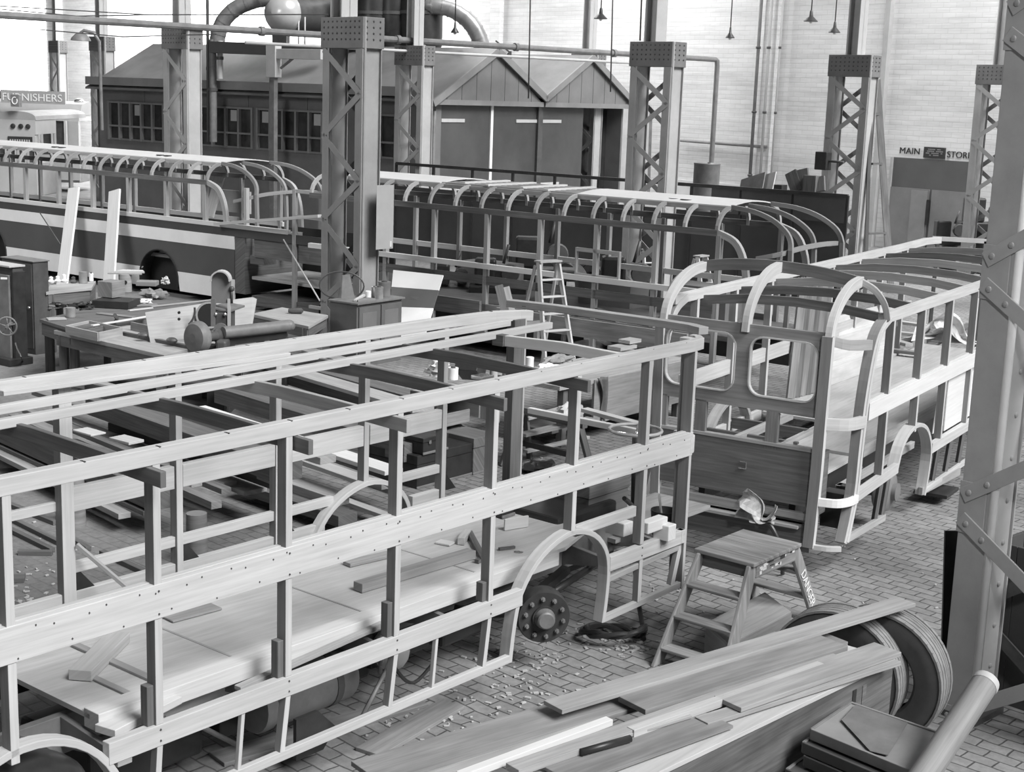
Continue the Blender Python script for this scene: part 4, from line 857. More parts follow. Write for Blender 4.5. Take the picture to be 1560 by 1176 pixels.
build(MB(FB).lathe([(.0,.0),(.33,0),(.34,.02),(.33,.04),(.33,(zt)*.5),(.345,zt*.51),(.33,zt*.53),(.33,zt-.04),(.34,zt-.02),(.33,zt),(0,zt-.02)],(q.x,q.y,0),(0,0,1),20,cap=False),'drum_shell',IRON,t); build(MB(FB).lathe([(.04,0),(.04,.03)],(q.x+.1,q.y,zt-.02),(0,0,1),8),'bung',STD,t)
for (x0,yb,x1,yt,w,l) in ((1137,290,1148,268,.9,'grey sheet leaning behind the guard rail, left of the pale one'),(1153,290,1166,266,.8,'pale sheet leaning against the wall pier behind the guard rail')):
    a=PU(FB,x0,yb,32.2); b=PU(FB,x1,yt,32.8); a.z-=.9; plank(FB,a,b,w,.03,'leaning_sheet',LGP if x0>1140 else IRON,l,'sheet',up=(1,-.4,0))
for (x0,yb,x1,yt,l) in ((1215,292,1205,262,'tall dark board end tilting left in the stack behind the guard rail'),(1225,292,1222,258,'upright dark board end in the stack behind the guard rail'),(1248,292,1247,270,'short dark board end at the right of the stack behind the rail')):
    a=PU(FB,x0,yb,31.6); b=PU(FB,x1,yt,31.7); plank(FB,a,b,.3,.08,'stacked_board',W_D,l,'board',up=(1,0,0))
on_part(1222,1243,268,294,'dark_crate',W_D,'dark crate in the stack behind the guard rail','crate'); on_part(1178,1191,282,292,'small_box',BLK,'small dark box standing alone on the guard rail partition','box')
sb=PU(FC,1254,245,36.6*.0+26); 
c=PY(1254,245,36.2); t=thing('switch_box','dark switch box fixed to the left of the tall right column','switch box',c); build(MB(FC).box(loc(FC,c).x-.12,loc(FC,c).x+.12,loc(FC,c).y-.17,loc(FC,c).y+.17,c.z-.22,c.z+.22),'casing',BLK,t,.02); build(MB(FC).tube([loc(FC,c)+Vector((0,-.17,0)),loc(FC,c)+Vector((0,-.6,0))],.03,6),'conduit',STD,t)
# tall plank A-frame by the right column
def aframe():
    f0=PY(1292,368,36.0); f1=PY(1362,372,36.5); ap=PY(1336,121,36.4)
    t=thing('trestle_frame','tall narrow plank A-frame standing right of the far lattice column','trestle',(ap.x,ap.y,0))
    f0.z=f1.z=.0
    build(MB().beam((f1.x+.03,f1.y,0),ap,.16,.07,up=(0,1,0)),'leg',W_G,t); build(MB().beam((f0.x+.52,f0.y,0),ap-Vector((.12,0,.2)),.08,.07,up=(0,1,0)),'leg',W_D,t)
    for z in (1.5,3.2,4.4): 
        k=z/ap.z; a=Vector((f0.x+.52,f0.y,0)).lerp(ap,k); b=Vector((f1.x,f1.y,0)).lerp(ap,k); build(MB().beam(a,b,.06,.05,up=(0,0,1)),'rung',W_D,t)
aframe()
# dark machine group at the foot of the store door
def lump(F,c,sc,name,mat,label,cat,seed,amp=.5,r=1,n=22):
    m=MB(F); m.sphere(c,r,n,14,sc,amp,2.4,seed); return single(m,name,mat,label,cat)
def bench_machine(x,y,d,label,s=1.0):
    c=PY(x,y,d); c.z=0; t=thing('workshop_machine',label,'machine',c)
    build(MB().lathe([(.42*s,0),(.42*s,.06),(.28*s,.12),(.2*s,.5),(.24*s,.9*s),(.35*s,.95*s)],c,(0,0,1),12),'pedestal',BLK,t)
    build(MB().box(c.x-.6*s,c.x+.6*s,c.y-.3,c.y+.3,.95*s,1.15*s),'bed',BLK,t,.03)
    build(MB().box(c.x-.5*s,c.x-.05*s,c.y-.2,c.y+.2,1.15*s,1.7*s),'head',BLK,t,.05); build(MB().lathe([(.18*s,-.1),(.2*s,0),(.18*s,.1)],(c.x+.25*s,c.y,1.4*s),(0,1,0),16),'pulley',STD,t); build(MB().tube([(c.x+.1*s,c.y,1.6*s),(c.x+.2*s,c.y,2.0*s)],.03,6),'lever',STD,t)
bench_machine(1447,372,41,'dark machine standing in front of the store door',.9); bench_machine(1497,372,42,'larger dark machine behind the far lattice column by the store door',1.25)
bench_machine(762,330,27.5,'dark belt machine seen through the middle bus, left one',.9); bench_machine(830,330,28.5,'dark belt machine seen through the middle bus, centre one with tall head',1.1); bench_machine(960,345,27.0,'dark belt machine seen through the middle bus, right one',1.0); bench_machine(690,335,28,'dark bench machine seen through the left bays of the middle bus',.8)
# ================================================================ the booth (spray shop) with twin gables, and its ducts
def booth():
    F=FB; U0,U1,V0,V1=33.4,43.8,27.2,42.3; ZE,ZR=4.45,5.82
    t=thing('workshop_booth','large dark boarded booth with twin gables, big doors and a long row of windows','booth',((U0+U1)/2,(V0+V1)/2,0),F)
    def B(name,mat,fn,bev=0,label=None,parent=None):
        mb=MB(F); fn(mb); return build(mb,name,mat,parent or t,bev,label)
    # long window wall
    zs,zt=2.55,3.86
    B('lower_wall',SHED,lambda m:m.box(U0,U0+.1,V0,V1,0,zs)); B('upper_wall',SHED,lambda m:m.box(U0,U0+.1,V0,V1,zt,ZE)); 
    segs=[]; 
    for xa,xb in ((167,250),(305,385),(393,492),(580,604)):
        segs.append((PU(F,xb,180,U0).y,PU(F,xa,180,U0).y))
    segs.sort(); prev=V0
    for a,b in segs+[(V1,V1)]:
        if a-prev>.05: B('wall_pier',SHED,lambda m:m.box(U0,U0+.1,prev,a,zs,zt,2))
        prev=b
    for k,(a,b) in enumerate(segs):
        n=max(1,round((b-a)/.62)); w=B('window_frame',paint('booth_window_frame%d'%k,.17,.2,2,.5),lambda m:m.box(U0-.05,U0,a,b,zs,zs+.06),0); B('window_head',MULL,lambda m:m.box(U0-.05,U0,a,b,zt-.06,zt),0,None,w)
        B('glass',GLASS,lambda m:m.box(U0+.06,U0+.07,a,b,zs,zt),0,None,w)
        for i in range(n+1):
            v=a+(b-a)*i/n; B('mullion',paint('mull',.2,.2,2,.5) if False else MULL,lambda m:m.box(U0-.06,U0+.05,v-.04,v+.04,zs,zt,2),0,None,w)
        B('transom',MULL,lambda m:m.box(U0-.05,U0+.02,a,b,3.0,3.06,1),0,None,w)
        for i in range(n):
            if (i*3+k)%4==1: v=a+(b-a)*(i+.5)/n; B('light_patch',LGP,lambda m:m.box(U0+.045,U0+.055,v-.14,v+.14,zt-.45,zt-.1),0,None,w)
    for v in (29.5,32.2,34.8,37.4,39.8): B('cover_strip',SHED,lambda m:m.box(U0-.02,U0,v,v+.06,zt,ZE,2))
    B('fascia',FASC,lambda m:m.box(U0-.42,U0-.30,V0-.1,V1+.1,ZE-.05,ZE+.22,1)); B('soffit',SHED,lambda m:m.box(U0-.4,U0+.1,V0,V1,ZE-.05,ZE))
    B('end_wall',SHED,lambda m:m.prism([(U0,V1,0),(U1,V1,0),(U1,V1,ZE),(U0+7.8,V1,ZR),(U0+5.2,V1,ZE),(U0+2.6,V1,ZR),(U0,V1,ZE)],(0,-.1,0)))
    # roofs: two ridges
    for k,(ua,ur,ub) in enumerate(((U0-.42,U0+2.6,U0+5.2),(U0+5.2,U0+7.8,U1+.42))):
        z0=ZE-(.0) if k==0 else ZE; 
        def sl(m,a,za,b,zb): m.hexa([(a,V0-.35,za),(b,V0-.35,zb),(b,V1+.1,zb),(a,V1+.1,za),(a,V0-.35,za+.06),(b,V0-.35,zb+.06),(b,V1+.1,zb+.06),(a,V1+.1,za+.06)],1)
        dz=(ZR-ZE)/2.6
        B('roof_slope',SHR,lambda m:sl(m,ua,ZR-dz*(ur-ua)+.02,ur,ZR+.02)); B('roof_slope',SHR,lambda m:sl(m,ur,ZR+.02,ub,ZR-dz*(ub-ur)+.02))
        B('gable_boarding',SHED,lambda m:m.prism([(ua+.1,V0-.22,ZE-.12),(ub-.1,V0-.22,ZE-.12),(ur,V0-.22,ZR)],(0,-.04,0)))
        B('barge_board',FASC,lambda m:m.beam((ua-.02,V0-.36,ZR-dz*(ur-ua)+.0),(ur,V0-.36,ZR+.0),.06,.2)); B('barge_board',FASC,lambda m:m.beam((ur,V0-.36,ZR+.0),(ub+.02,V0-.36,ZR-dz*(ub-ur)+.0),.06,.2))
        B('gable_sill',FASC,lambda m:m.box(ua+.05,ub-.05,V0-.30,V0-.2,ZE-.25,ZE-.1,0))
        for i in range(1,8):
            u=ua+(ub-ua)*i/8; B('board_joint',BLK,lambda m:m.box(u,u+.015,V0-.265,V0-.258,ZE-.1,ZR-dz*abs(u-ur)-.1,2))
    # doors: two pairs of leaves with strap hinges
    B('corner_post',SHED,lambda m:m.box(U0,U0+.25,V0-.1,V0+.15,0,ZE-.2)); B('mid_post',STD,lambda m:m.box(U0+5.1,U0+5.35,V0-.15,V0+.1,0,ZE-.2))
    DR=paint('booth_door_paint',.06,.3,.7,.4)
    hw=2.42
    for k,u in enumerate((U0+.28,U0+2.72,U0+5.38,)):
        d=B('door',DR,lambda m:m.box(u,u+hw,V0-.06,V0,.1,ZE-.2))
        for z in (1.75,3.75):
            if k==1: B('strap_hinge',LGP,lambda m:m.box(u+hw-1.15,u+hw,V0-.09,V0-.06,z-.05,z+.05,0),0,None,d)
            else: B('strap_hinge',LGP,lambda m:m.box(u,u+1.1,V0-.09,V0-.06,z-.05,z+.05,0),0,None,d)
    B('door_cover_strip',WHP,lambda m:m.box(U0+2.66,U0+2.78,V0-.10,V0-.05,.1,ZE-.2,2))
    B('notice',WHP,lambda m:m.box(U0+4.35,U0+4.75,V0-.075,V0-.06,.75,.9)) ; B('right_bay_wall',BLK,lambda m:m.box(U0+7.85,U1,V0+.6,V0+.7,0,ZE-.2))
    B('rear_wall',SHED,lambda m:m.box(U1-.1,U1,V0,V1,0,ZE)); 
    for v,x in ((27.35,.35),(27.5,.2)): B('drain_pipe',IRON,lambda m:m.tube([(U0-.08-x*.2,v-.3,0),(U0-.08-x*.2,v-.3,3.6),(U0+.0,v-.2,4.0)],.06,8))
    return U0,U1,V0,V1,ZE,ZR
MULL=paint('mullion_grey',.22,.2,2,.5); FASC=paint('booth_fascia',.2,.2,1,.45)
BU0,BU1,BV0,BV1,BZE,BZR=booth()
# pale panel leaning by the end of the booth
a=PY(903,275,52); b=PY(906,150,52.2); a.z-=.6; 
t=thing('tall_panel','tall pale sheet standing upright right of the booth doors','panel',a); d_=FB.to_3x3()@Vector((.35,-.94,0)); w_=2.35
build(MB().prism([a,a+Vector((2.0,1.0,0)),b+Vector((2.0,1.0,-.1)),b],(.02,-.04,0)),'sheet',LGP,t); build(MB().prism([a+Vector((1.6,1.6,0)),a+Vector((2.2,2.0,0)),b+Vector((2.2,2.0,-.3)),b+Vector((1.6,1.6,-.3))],(.02,-.03,0)),'rear_sheet',IRON,t)
# small post frame on the booth roof (white gantry) and flue pipes in front of the windows
def gantry():
    U=BU0-.75; p=PU(FB,417,68,U); q=PU(FB,492,70,U); p2=PU(FB,417,215,U)
    t=thing('duct_gantry','pale timber post and beam standing before the booth windows, carrying the pipes','gantry',(U,p.y,0),FB)
    build(MB(FB).box(U-.14,U+.14,p.y-.2,p.y+.2,PU(FB,417,118,U).z,p.z,2),'upper_post',LGP,t,.01); build(MB(FB).box(U-.08,U+.08,p.y-.10,p.y+.12,0,PU(FB,417,118,U).z,2),'lower_post',IRON,t,.01)
    build(MB(FB).box(U-.1,U+.1,q.y,p.y-.2,p.z-.42,p.z-.12,1),'beam',LGP,t,.01); build(MB(FB).beam((U,p.y-.3,p.z-.7),(U,p.y-.9,p.z-.35),.06,.06),'brace',IRON,t)
gantry()
for (x,y0,y1,r,l,m) in ((324,60,216,.12,'thick vertical flue pipe before the booth windows, under the left duct bend',IRON),(316,-5,216,.05,'thin vertical pipe left of the thick flue pipe',STD),(335,62,120,.09,'short pale vent pipe on the booth roof beside the flue',LGP)):
    U=BU0-.7; a=PU(FB,x,y0,U); b=PU(FB,x,y1,U); t=thing('flue_pipe',l,'pipe',(a.x,a.y,b.z if b.z<2 else b.z),FB)
    build(MB(FB).tube([(a.x,a.y,min(b.z,b.z)),(a.x,a.y,a.z)],r,12),'pipe',m,t); build(MB(FB).lathe([(r*1.25,0),(r*1.25,.1)],(a.x,a.y,(a.z+b.z)/2),(0,0,1),12),'collar',STD,t)
# extraction plant: tank, blower drums, two bent ducts
def plant():
    D=47.5
    def q(x,y,dd=0): return PY(x,y,D+dd)
    px=D/FPX
    t=thing('extraction_tank','big shiny round-ended tank with a dark body, on the booth roof','tank',q(430,60))
    c=q(430,20); r=30*px
    ax=(q(500,22,2.0)-c).normalized()
    build(MB().lathe([(0,-r*.82),(r*.35,-r*.76),(r*.66,-r*.58),(r*.88,-r*.30),(r,.05),(r,.15)],c,ax,28,cap=False),'domed_end',paint('tank_end_paint',.5,.12,1,.25,.2),t)
    build(MB().lathe([(r*.99,.15),(r*.99,2.6)],c,ax,28),'shell',STD,t)
    build(MB().box(c.x-.35,c.x+.1,c.y+.2,c.y+.9,c.z-r-.75,c.z-r*.7),'saddle',STD,t); 
    for dx in (.55,.75): build(MB().tube([(c.x+dx,c.y-.2,c.z-r-.4),(c.x+dx,c.y-.2,c.z-.1)],.025,6),'gauge_pipe',LGP,t)
    t=thing('blower','black twin-drum blower behind the tall column on the booth roof','blower',q(600,60))
    for x,w in ((568,26),(598,24),(640,34)):
        c=q(x,25,.5); rr=w*px; build(MB().lathe([(rr*.5,-1.3),(rr,-.9),(rr*1.0,.4),(rr*.9,.8),(rr*.5,1.0)],c,(0,0,1),20),'drum',BLK,t); build(MB().lathe([(rr*1.04,-.05),(rr*1.04,.05)],c+Vector((0,0,.1)),(0,0,1),20),'band',STD,t)
    build(MB().box(q(520,0).x,q(662,0).x,D+.3,D+1.6,q(600,78).z,q(600,66).z),'base_frame',BLK,t)
    build(MB().beam(q(520,12,1),q(600,12,1),1.0,1.2),'casing',BLK,t,.05)
    def duct(name,pts,r,label,mat,bands=7):
        t=thing(name,label,'duct',pts[0]); sp=spline(pts,6); build(MB().tube(sp,r,18),'duct_pipe',mat,t)
        for i in range(2,len(sp)-2,max(2,len(sp)//bands)):
            build(MB().lathe([(r*1.05,-.03),(r*1.05,.03)],sp[i],sp[i+1]-sp[i-1],18),'band',mat,t)
    duct('bent_duct',[q(331,74),q(332,55),q(340,33),q(358,14),q(385,2),q(412,-3),q(445,-4,1)],.24,'dark bent duct arching left from the shiny tank down to the booth roof',IRON)
    duct('bent_duct',[q(735,82),q(733,66),q(722,42),q(705,24),q(682,12),q(655,8),q(630,8,.5)],.26,'pale banded duct arching right from the blower down to the gable ridge',GALV,11)
    m=MB(); m.beam(q(745,108),q(776,86),.08,.12); single(m,'roof_strut',STD,'short dark strut frame on the second booth roof','strut') if False else None
    t=thing('roof_bracket','dark three-cornered bracket on the slope of the second booth roof','bracket',q(776,112)); build(MB().beam(q(777,112),q(777,78),.1,.1),'post',STD,t); build(MB().beam(q(757,100),q(777,80),.08,.08),'stay',STD,t); build(MB().beam(q(755,62),q(777,80),.05,.05),'rod',STD,t)
    # plank walkway and ducts lying on the booth
    build_=[((322,72),(492,78),.9,.10,'dark boarded walkway across the booth roof behind the gantry',BLACK)]
    for (p0,p1,w,h,l,m) in build_: single(MB().beam(q(*p0,-.5),q(*p1,-.5),.6,.35),'roof_walkway',m,l,'walkway')
plant()
# vent cowl at left roof end (white box frame)
# ================================================================ two trams far left
TRW=paint('tram_cream',.38,.1,2,.5); TRR=paint('tram_roof',.28,.12,1.5,.5)
def tram(x0,x1,ytop,d,front,label):
    F=FW0; a=PY(x0,ytop,d); b=PY(x1,ytop,d+ (2 if not front else .2)); zt=a.z; Y=d
    t=thing('tramcar',label,'tram',((a.x+b.x)/2,Y,0))
    def B(name,mat,fn,bev=0,parent=None): mb=MB(); fn(mb); return build(mb,name,mat,parent or t,bev)
    X0,X1=a.x,b.x
    zr=zt-.55 if not front else zt-.3
    B('roof',TRR,lambda m:m.prism([(X0,Y,zr)]+[(X0+(X1-X0)*(.5-.5*math.cos(R(an))),Y,zr+(zt-zr)*math.sin(R(an))**.6) for an in range(10,180,17)]+[(X1,Y,zr)],(0,6,0)) if front else m.prism([(X0,Y,zr),(X0,Y+.4,zr+.45),(X0,Y+1.4,zt),(X0,Y+2.4,zr)],(X1-X0,0,0)))
    B('body',LGP if front else IRON,lambda m:(m.box(X0+.05,X1-.05,Y,Y+2.3,.4,1.6)),.03)
    B('waist_panel',TRW,lambda m:m.box(X0+.02,X1-.02,Y-.03,Y,.5,1.5))
    B('cant_panel',TRW,lambda m:m.box(X0+.02,X1-.02,Y,Y+2.3,zr-.22 if not front else zr-.5,zr))
    zl=zr-.22 if not front else zr-.95
    n=4 if front else 9
    if front:
        ds=B('destination_box',TRW,lambda m:m.box(X0+.05,X1-.05,Y,Y+.3,zr-.98,zr-.5)); B('destination_blind',paint('blind_dark',.03,.2,3,.4),lambda m:m.box(X0+(X1-X0)*.28,X0+(X1-X0)*.9,Y-.03,Y,zr-.9,zr-.58),0,ds)
        for k in range(9): B('blind_letter',LGP,lambda m:m.box(X0+(X1-X0)*(.33+.06*k),X0+(X1-X0)*(.36+.06*k),Y-.04,Y-.03,zr-.80,zr-.68),0,ds)
        for f in (.42,.62,.8): B('marker_lamp',BLK,lambda m:m.lathe([(.085,0),(.085,.04),(.04,.05)],(X0+(X1-X0)*f,Y-.0,zr-.22),(0,-1,0),14))
    for i in range(n):
        xa=X0+(X1-X0)*(i+.12)/n; xb=X0+(X1-X0)*(i+.88)/n
        w=B('window_frame',TRW if front else LGP,lambda m:m.strip([(xa,Y,1.6),(xb,Y,1.6),(xb,Y,zl),(xa,Y,zl)],(0,1,0),.08,.07,closed=True)); B('pane',GLASS,lambda m:m.box(xa,xb,Y+.02,Y+.04,1.6,zl),0,w)
    if not front:
        B('end_pillar',TRW,lambda m:m.box(X1-.45,X1-.05,Y-.05,Y+.3,1.4,zl)); B('roof_lamp',MET,lambda m:m.sphere((X1-.35,Y+1.2,zt+.0),.18,12,8,(1.2,1,.7))); B('roof_vent',IRON,lambda m:m.box(X1-1.6,X1-1.0,Y+.6,Y+.9,zr+.25,zr+.5))
    return t,X0,X1,Y,zt
tb=tram(-60,142,149,60,False,'tramcar with a pale curved roof and advertising board, beside the booth end')
ta=tram(-6,57,168,52,True,'nearer tramcar front with a rounded white top and dark destination blind')
# advertisement board
a=PY(2,160,59.5); b=PY(100,158,59.5); z0=PY(60,158,59.5).z; z1=PY(60,138.5,59.5).z
t=thing('roof_board','long pale advertising board lettered FURNISHERS on the far tram roof','sign board',((a.x+b.x)/2,59.5,z0))
build(MB().box(a.x,b.x,59.45,59.55,z0,z1),'board',paint('sign_grey',.33,.12,2,.5),t)
L=b.x-a.x; o=text('FURNISHERS','lettering',(z1-z0)*.82,FW0,(a.x+L*.02,59.44,z0+(z1-z0)*.2),(1,0,0),(0,0,1),WHP,t,.005)
xs=[v.co.x for v in o.data.vertices]; f=(L*.92)/(max(xs)-min(xs)); mn=min(xs)
for v in o.data.vertices: v.co.x=mn+(v.co.x-mn)*f
c=PY(24,158,51.8); t=thing('route_box','small square route number box on the nearer tram roof','route box',c); build(MB().box(c.x-.15,c.x+.15,51.7,52,c.z-.1,c.z+.32),'casing',IRON,t,.02); build(MB().strip([(c.x+.09*math.cos(R(k)),51.69,c.z+.11+.12*math.sin(R(k))) for k in range(60,400,30)],(0,1,0),.02,.03),'figure',WHP,t)
# ================================================================ right foreground: step stool, plank pile, tyres, trays
def stool():
    F=F1; zt=.92; c=[loc(F,P(x,y,zt)) for x,y in ((1057,830),(1141,805),(1232,830),(1130,862))]
    cu=sum((q.x for q in c))/4; cv=sum((q.y for q in c))/4; hx,hy=.40,.29
    t=thing('step_stool','worn wooden double-sided step stool with DANGER chalked on its right leg','step stool',(cu,cv,0),F)
    def B(name,mat,fn,bev=.008,label=None,parent=None):
        mb=MB(F); fn(mb); return build(mb,name,mat,parent or t,bev,label)
    WS=wood('stool_worn_wood',.34,.6,1.25,stain=.55)
    for a,b in ((-hx,.13),(.137,hx)):
        pass
    for k,(a,b) in enumerate(((-hy,-.16),(-.155,.12),(.125,hy))): pass
    for k,(a,b) in enumerate(((-.40,.02),(.025,.17),(.175,.40))): B('top_board',WS,lambda m:m.box(cu+a,cu+b,cv-hy,cv+hy,zt-.035,zt,1))
    sp=.42
    def leg(sx,sy):
        tp=Vector((cu+sx*(hx-.06),cv+sy*(hy-.05),zt-.03)); ft=Vector((cu+sx*(hx+sp),cv+sy*(hy+.03),0)); return tp,ft
    L={}
    for sx in (-1,1):
        for sy in (-1,1):
            tp,ft=leg(sx,sy); L[sx,sy]=(tp,ft); lg=B('leg',WS,lambda m:m.beam(tp,ft,.035,.125,up=(1,0,0)) if False else m.prism([(tp.x-.075,tp.y-.018,tp.z),(tp.x+.075,tp.y-.018,tp.z),(ft.x+.075,ft.y-.018,0),(ft.x-.075,ft.y-.018,0)],(0,.036,0)))
            if (sx,sy)==(1,-1): LEG=lg
        for k,f in enumerate((.28,.56,.84)):
            a=L[sx,-1][0].lerp(L[sx,-1][1],f); b=L[sx,1][0].lerp(L[sx,1][1],f)
            B('tread',WS if sx<0 else W_G,lambda m:m.beam(a+Vector((0,.01,0)),b-Vector((0,.01,0)),.15,.03))
    for sy in (-1,1): B('apron',WS,lambda m:m.box(cu-hx+.08,cu+hx-.06,cv+sy*(hy-.03)-.013,cv+sy*(hy-.03)+.013,zt-.15,zt-.035,0))
    for sx in (-1,1): B('end_apron',W_D,lambda m:m.box(cu+sx*(hx-.06)-.012,cu+sx*(hx-.06)+.012,cv-hy+.04,cv+hy-.04,zt-.15,zt-.035,1))
    # paint splashes and chalk writing
    random.seed(5)
    m=MB(F)
    for i in range(1): pass
    for i in range(16):
        u=cu-hx+.12+random.random()*.55; z=zt-.13+random.random()*.08; w=.02+random.random()*.07
        B('paint_splash',CHALK if i%3 else BLK,lambda m:m.box(u,u+w,cv-hy+.013,cv-hy+.016,z,z+.008+random.random()*.02),0)
    tp,ft=L[1,-1]; dr=(ft-tp).normalized(); o=tp+dr*.27; X=Vector((1,0,0)); ez=(X-dr*X.dot(dr)).normalized(); nn=dr.cross(ez)
    o=o-ez*.045+nn*.024
    text('DANGER','chalk_writing',.115,F,o,dr,ez,CHALK,t,.002,'LEFT',.85)
    tx=text('Please return','painted_writing',.04,F,(cu-.17,cv-hy+.0125,zt-.10),(1,0,0),(0,0,1),CHALK,t,.001) if False else None
    return t
stool()
# box sheet under the stool
def board4(pts,z,th,name,mat,label,cat='board',group=None,F=FW0,bev=.002):
    p=[P(x,y,z) for x,y in pts]; return single(MB().prism(p,(0,0,th)),name,mat,label,cat,group,bev)
t=thing('packing_case','open low wooden case under the step stool','case',P(1130,950,0))
a,b,c_,d_=[P(x,y,.28) for x,y in ((1075,952),(1165,905),(1205,935),(1110,985))]
build(MB().prism([a,b,c_,d_],(0,0,.02)),'lid',W_M,t,.003); 
build(MB().prism([d_,c_,c_-Vector((0,0,.28)),d_-Vector((0,0,.28))],(.01,.02,0)),'front_side',W_G,t); build(MB().prism([a,d_,d_-Vector((0,0,.28)),a-Vector((0,0,.28))],(.02,.0,0)),'end_side',W_M,t); build(MB().prism([b,c_,c_-Vector((0,0,.28)),b-Vector((0,0,.28))],(-.02,.0,0)),'end_side',W_M,t)
# --- the timber pile on the box beam
ZP=1.0
e0=loc(F1,P(1362,1003,.97)); 
BV=e0.y; BUr=e0.x
t=thing('timber_box_beam','deep grey timber box lying under the foreground plank pile','timber box',(BUr-2,BV+.2,.5),F1)
dvx=.0
qL=loc(F1,P(1000,1176,.97)); sl=(qL.y-e0.y)/(qL.x-e0.x)
def bx(u,dv=0): return Vector((u,BV+sl*(u-BUr)+dv,0))
def slab(m,u0,u1,d0,d1,z0,z1): m.hexa([bx(u0,d0)+Vector((0,0,z0)),bx(u1,d0)+Vector((0,0,z0)),bx(u1,d1)+Vector((0,0,z0)),bx(u0,d1)+Vector((0,0,z0)),bx(u0,d0)+Vector((0,0,z1)),bx(u1,d0)+Vector((0,0,z1)),bx(u1,d1)+Vector((0,0,z1)),bx(u0,d1)+Vector((0,0,z1))],0)
m=MB(F1); slab(m,BUr-4.2,BUr,0,.04,.55,.94); build(m,'side_board',wood('box_side_wood',.14,.6,1.25,stain=.6),t,.004)
m=MB(F1); slab(m,BUr-4.2,BUr-.02,.42,.46,.55,.94); build(m,'rear_board',W_G,t); m=MB(F1); slab(m,BUr-.04,BUr,.04,.42,.58,.94); build(m,'end_board',W_M,t)
m=MB(F1); slab(m,BUr-4.2,BUr+.0,-.01,.47,.94,.97); build(m,'top_board',W_L,t,.003)
for du in (.38,.5): 
    m=MB(F1); slab(m,BUr-du,BUr-du+.045,-.004,.0,.66,.88); build(m,'slot',BLK if du>.4 else W_D,t)
m=MB(F1); slab(m,BUr-2.9,BUr-2.82,-.006,.0,.66,.70); build(m,'handhold',BLK,t)
for du in (.9,3.4):
    q=bx(BUr-du,.22); m=MB(F1); m.box(q.x-.12,q.x+.12,q.y-.2,q.y+.2,0,.55); build(m,'support_block',BLK,t)
def pl(p0,p1,z,w,th,mat,label,name='plank',z1=None):
    a=P(*p0,z); b=P(*p1,z if z1 is None else z1); return single(MB().beam(a,b,w,th,base=True),name,mat,label,'plank',None,.003)
# planks (image positions are the middle of each top face)
W_K=wood('dull_pale_wood',.40,.7,1.1,stain=.75)
pl((560,1185),(1262,972),.975,.34,.03,W_G,'wide weathered plank along the far side of the foreground pile')
pl((842,1081),(1380,919),1.06,.17,.028,W_M,'longest plank of the pile, its end resting over the two big tyres')
pl((962,1079),(1270,983),1.03,.24,.035,W_G,'wide grey plank with a dark end in the middle of the pile')
pl((700,1188),(928,1103),1.0,.06,.04,W_W,'short bright white batten at the left of the pile')
pl((600,1200),(905,1098),.975,.16,.025,W_M,'pale plank just behind the bright white batten')
pl((780,1178),(1272,1005),1.005,.11,.04,W_K,'long pale ridged plank in the middle of the pile')
pl((960,1122),(1250,1020),1.0,.06,.05,W_L,'thin white batten beside the ridged plank')
pl((1108,1076),(1352,992),1.02,.22,.03,W_K,'wide pale plank with a splintered end near the tyres')
pl((1068,1104),(1362,1010),.985,.11,.03,W_K,'narrow plank along the near edge of the box beam')
pl((850,1185),(1092,1098),.985,.26,.02,W_G,'broad grey board on the near side at the bottom of the pile')
pl((925,1130),(1050,1092),1.01,.05,.02,W_M,'thin twisted lath beside the iron bar')
single(MB().tube([P(885,1146,1.03),P(960,1125,1.03)],.022,10),'iron_bar',BLK,'short dark iron bar lying between the planks','bar')
single(MB().prism([P(1100,1010,1.03),P(1122,1000,1.03),P(1170,985,1.03),P(1190,972,1.03),P(1180,968,1.03),P(1120,990,1.03)],(0,0,.03)),'wood_offcut',W_G,'grey offcut at the far edge of the pile in front of the stool','offcut')
# tyres
ax1=F1.to_3x3()@Vector((1,.12,0)); 
c1=P(1285,937,.985); c1=Vector((c1.x,c1.y,.5))
tyre(tuple(c1+Vector((.02,.12,0))),tuple(ax1),.5,.25,'big treaded tyre standing at the end of the plank pile, nearer the stool')
c2=P(1352,938,.985); tyre((c2.x+.02,c2.y+.12,.5),tuple(F1.to_3x3()@Vector((1,.08,0))),.5,.25,'big treaded tyre standing beside the near steel column')
c3=P(640,1157,.93); tyre((c3.x,c3.y-.02,.47),tuple(F1.to_3x3()@Vector((1,.1,0))),.47,.24,'tyre mostly under the left end of the plank pile, at the bottom')
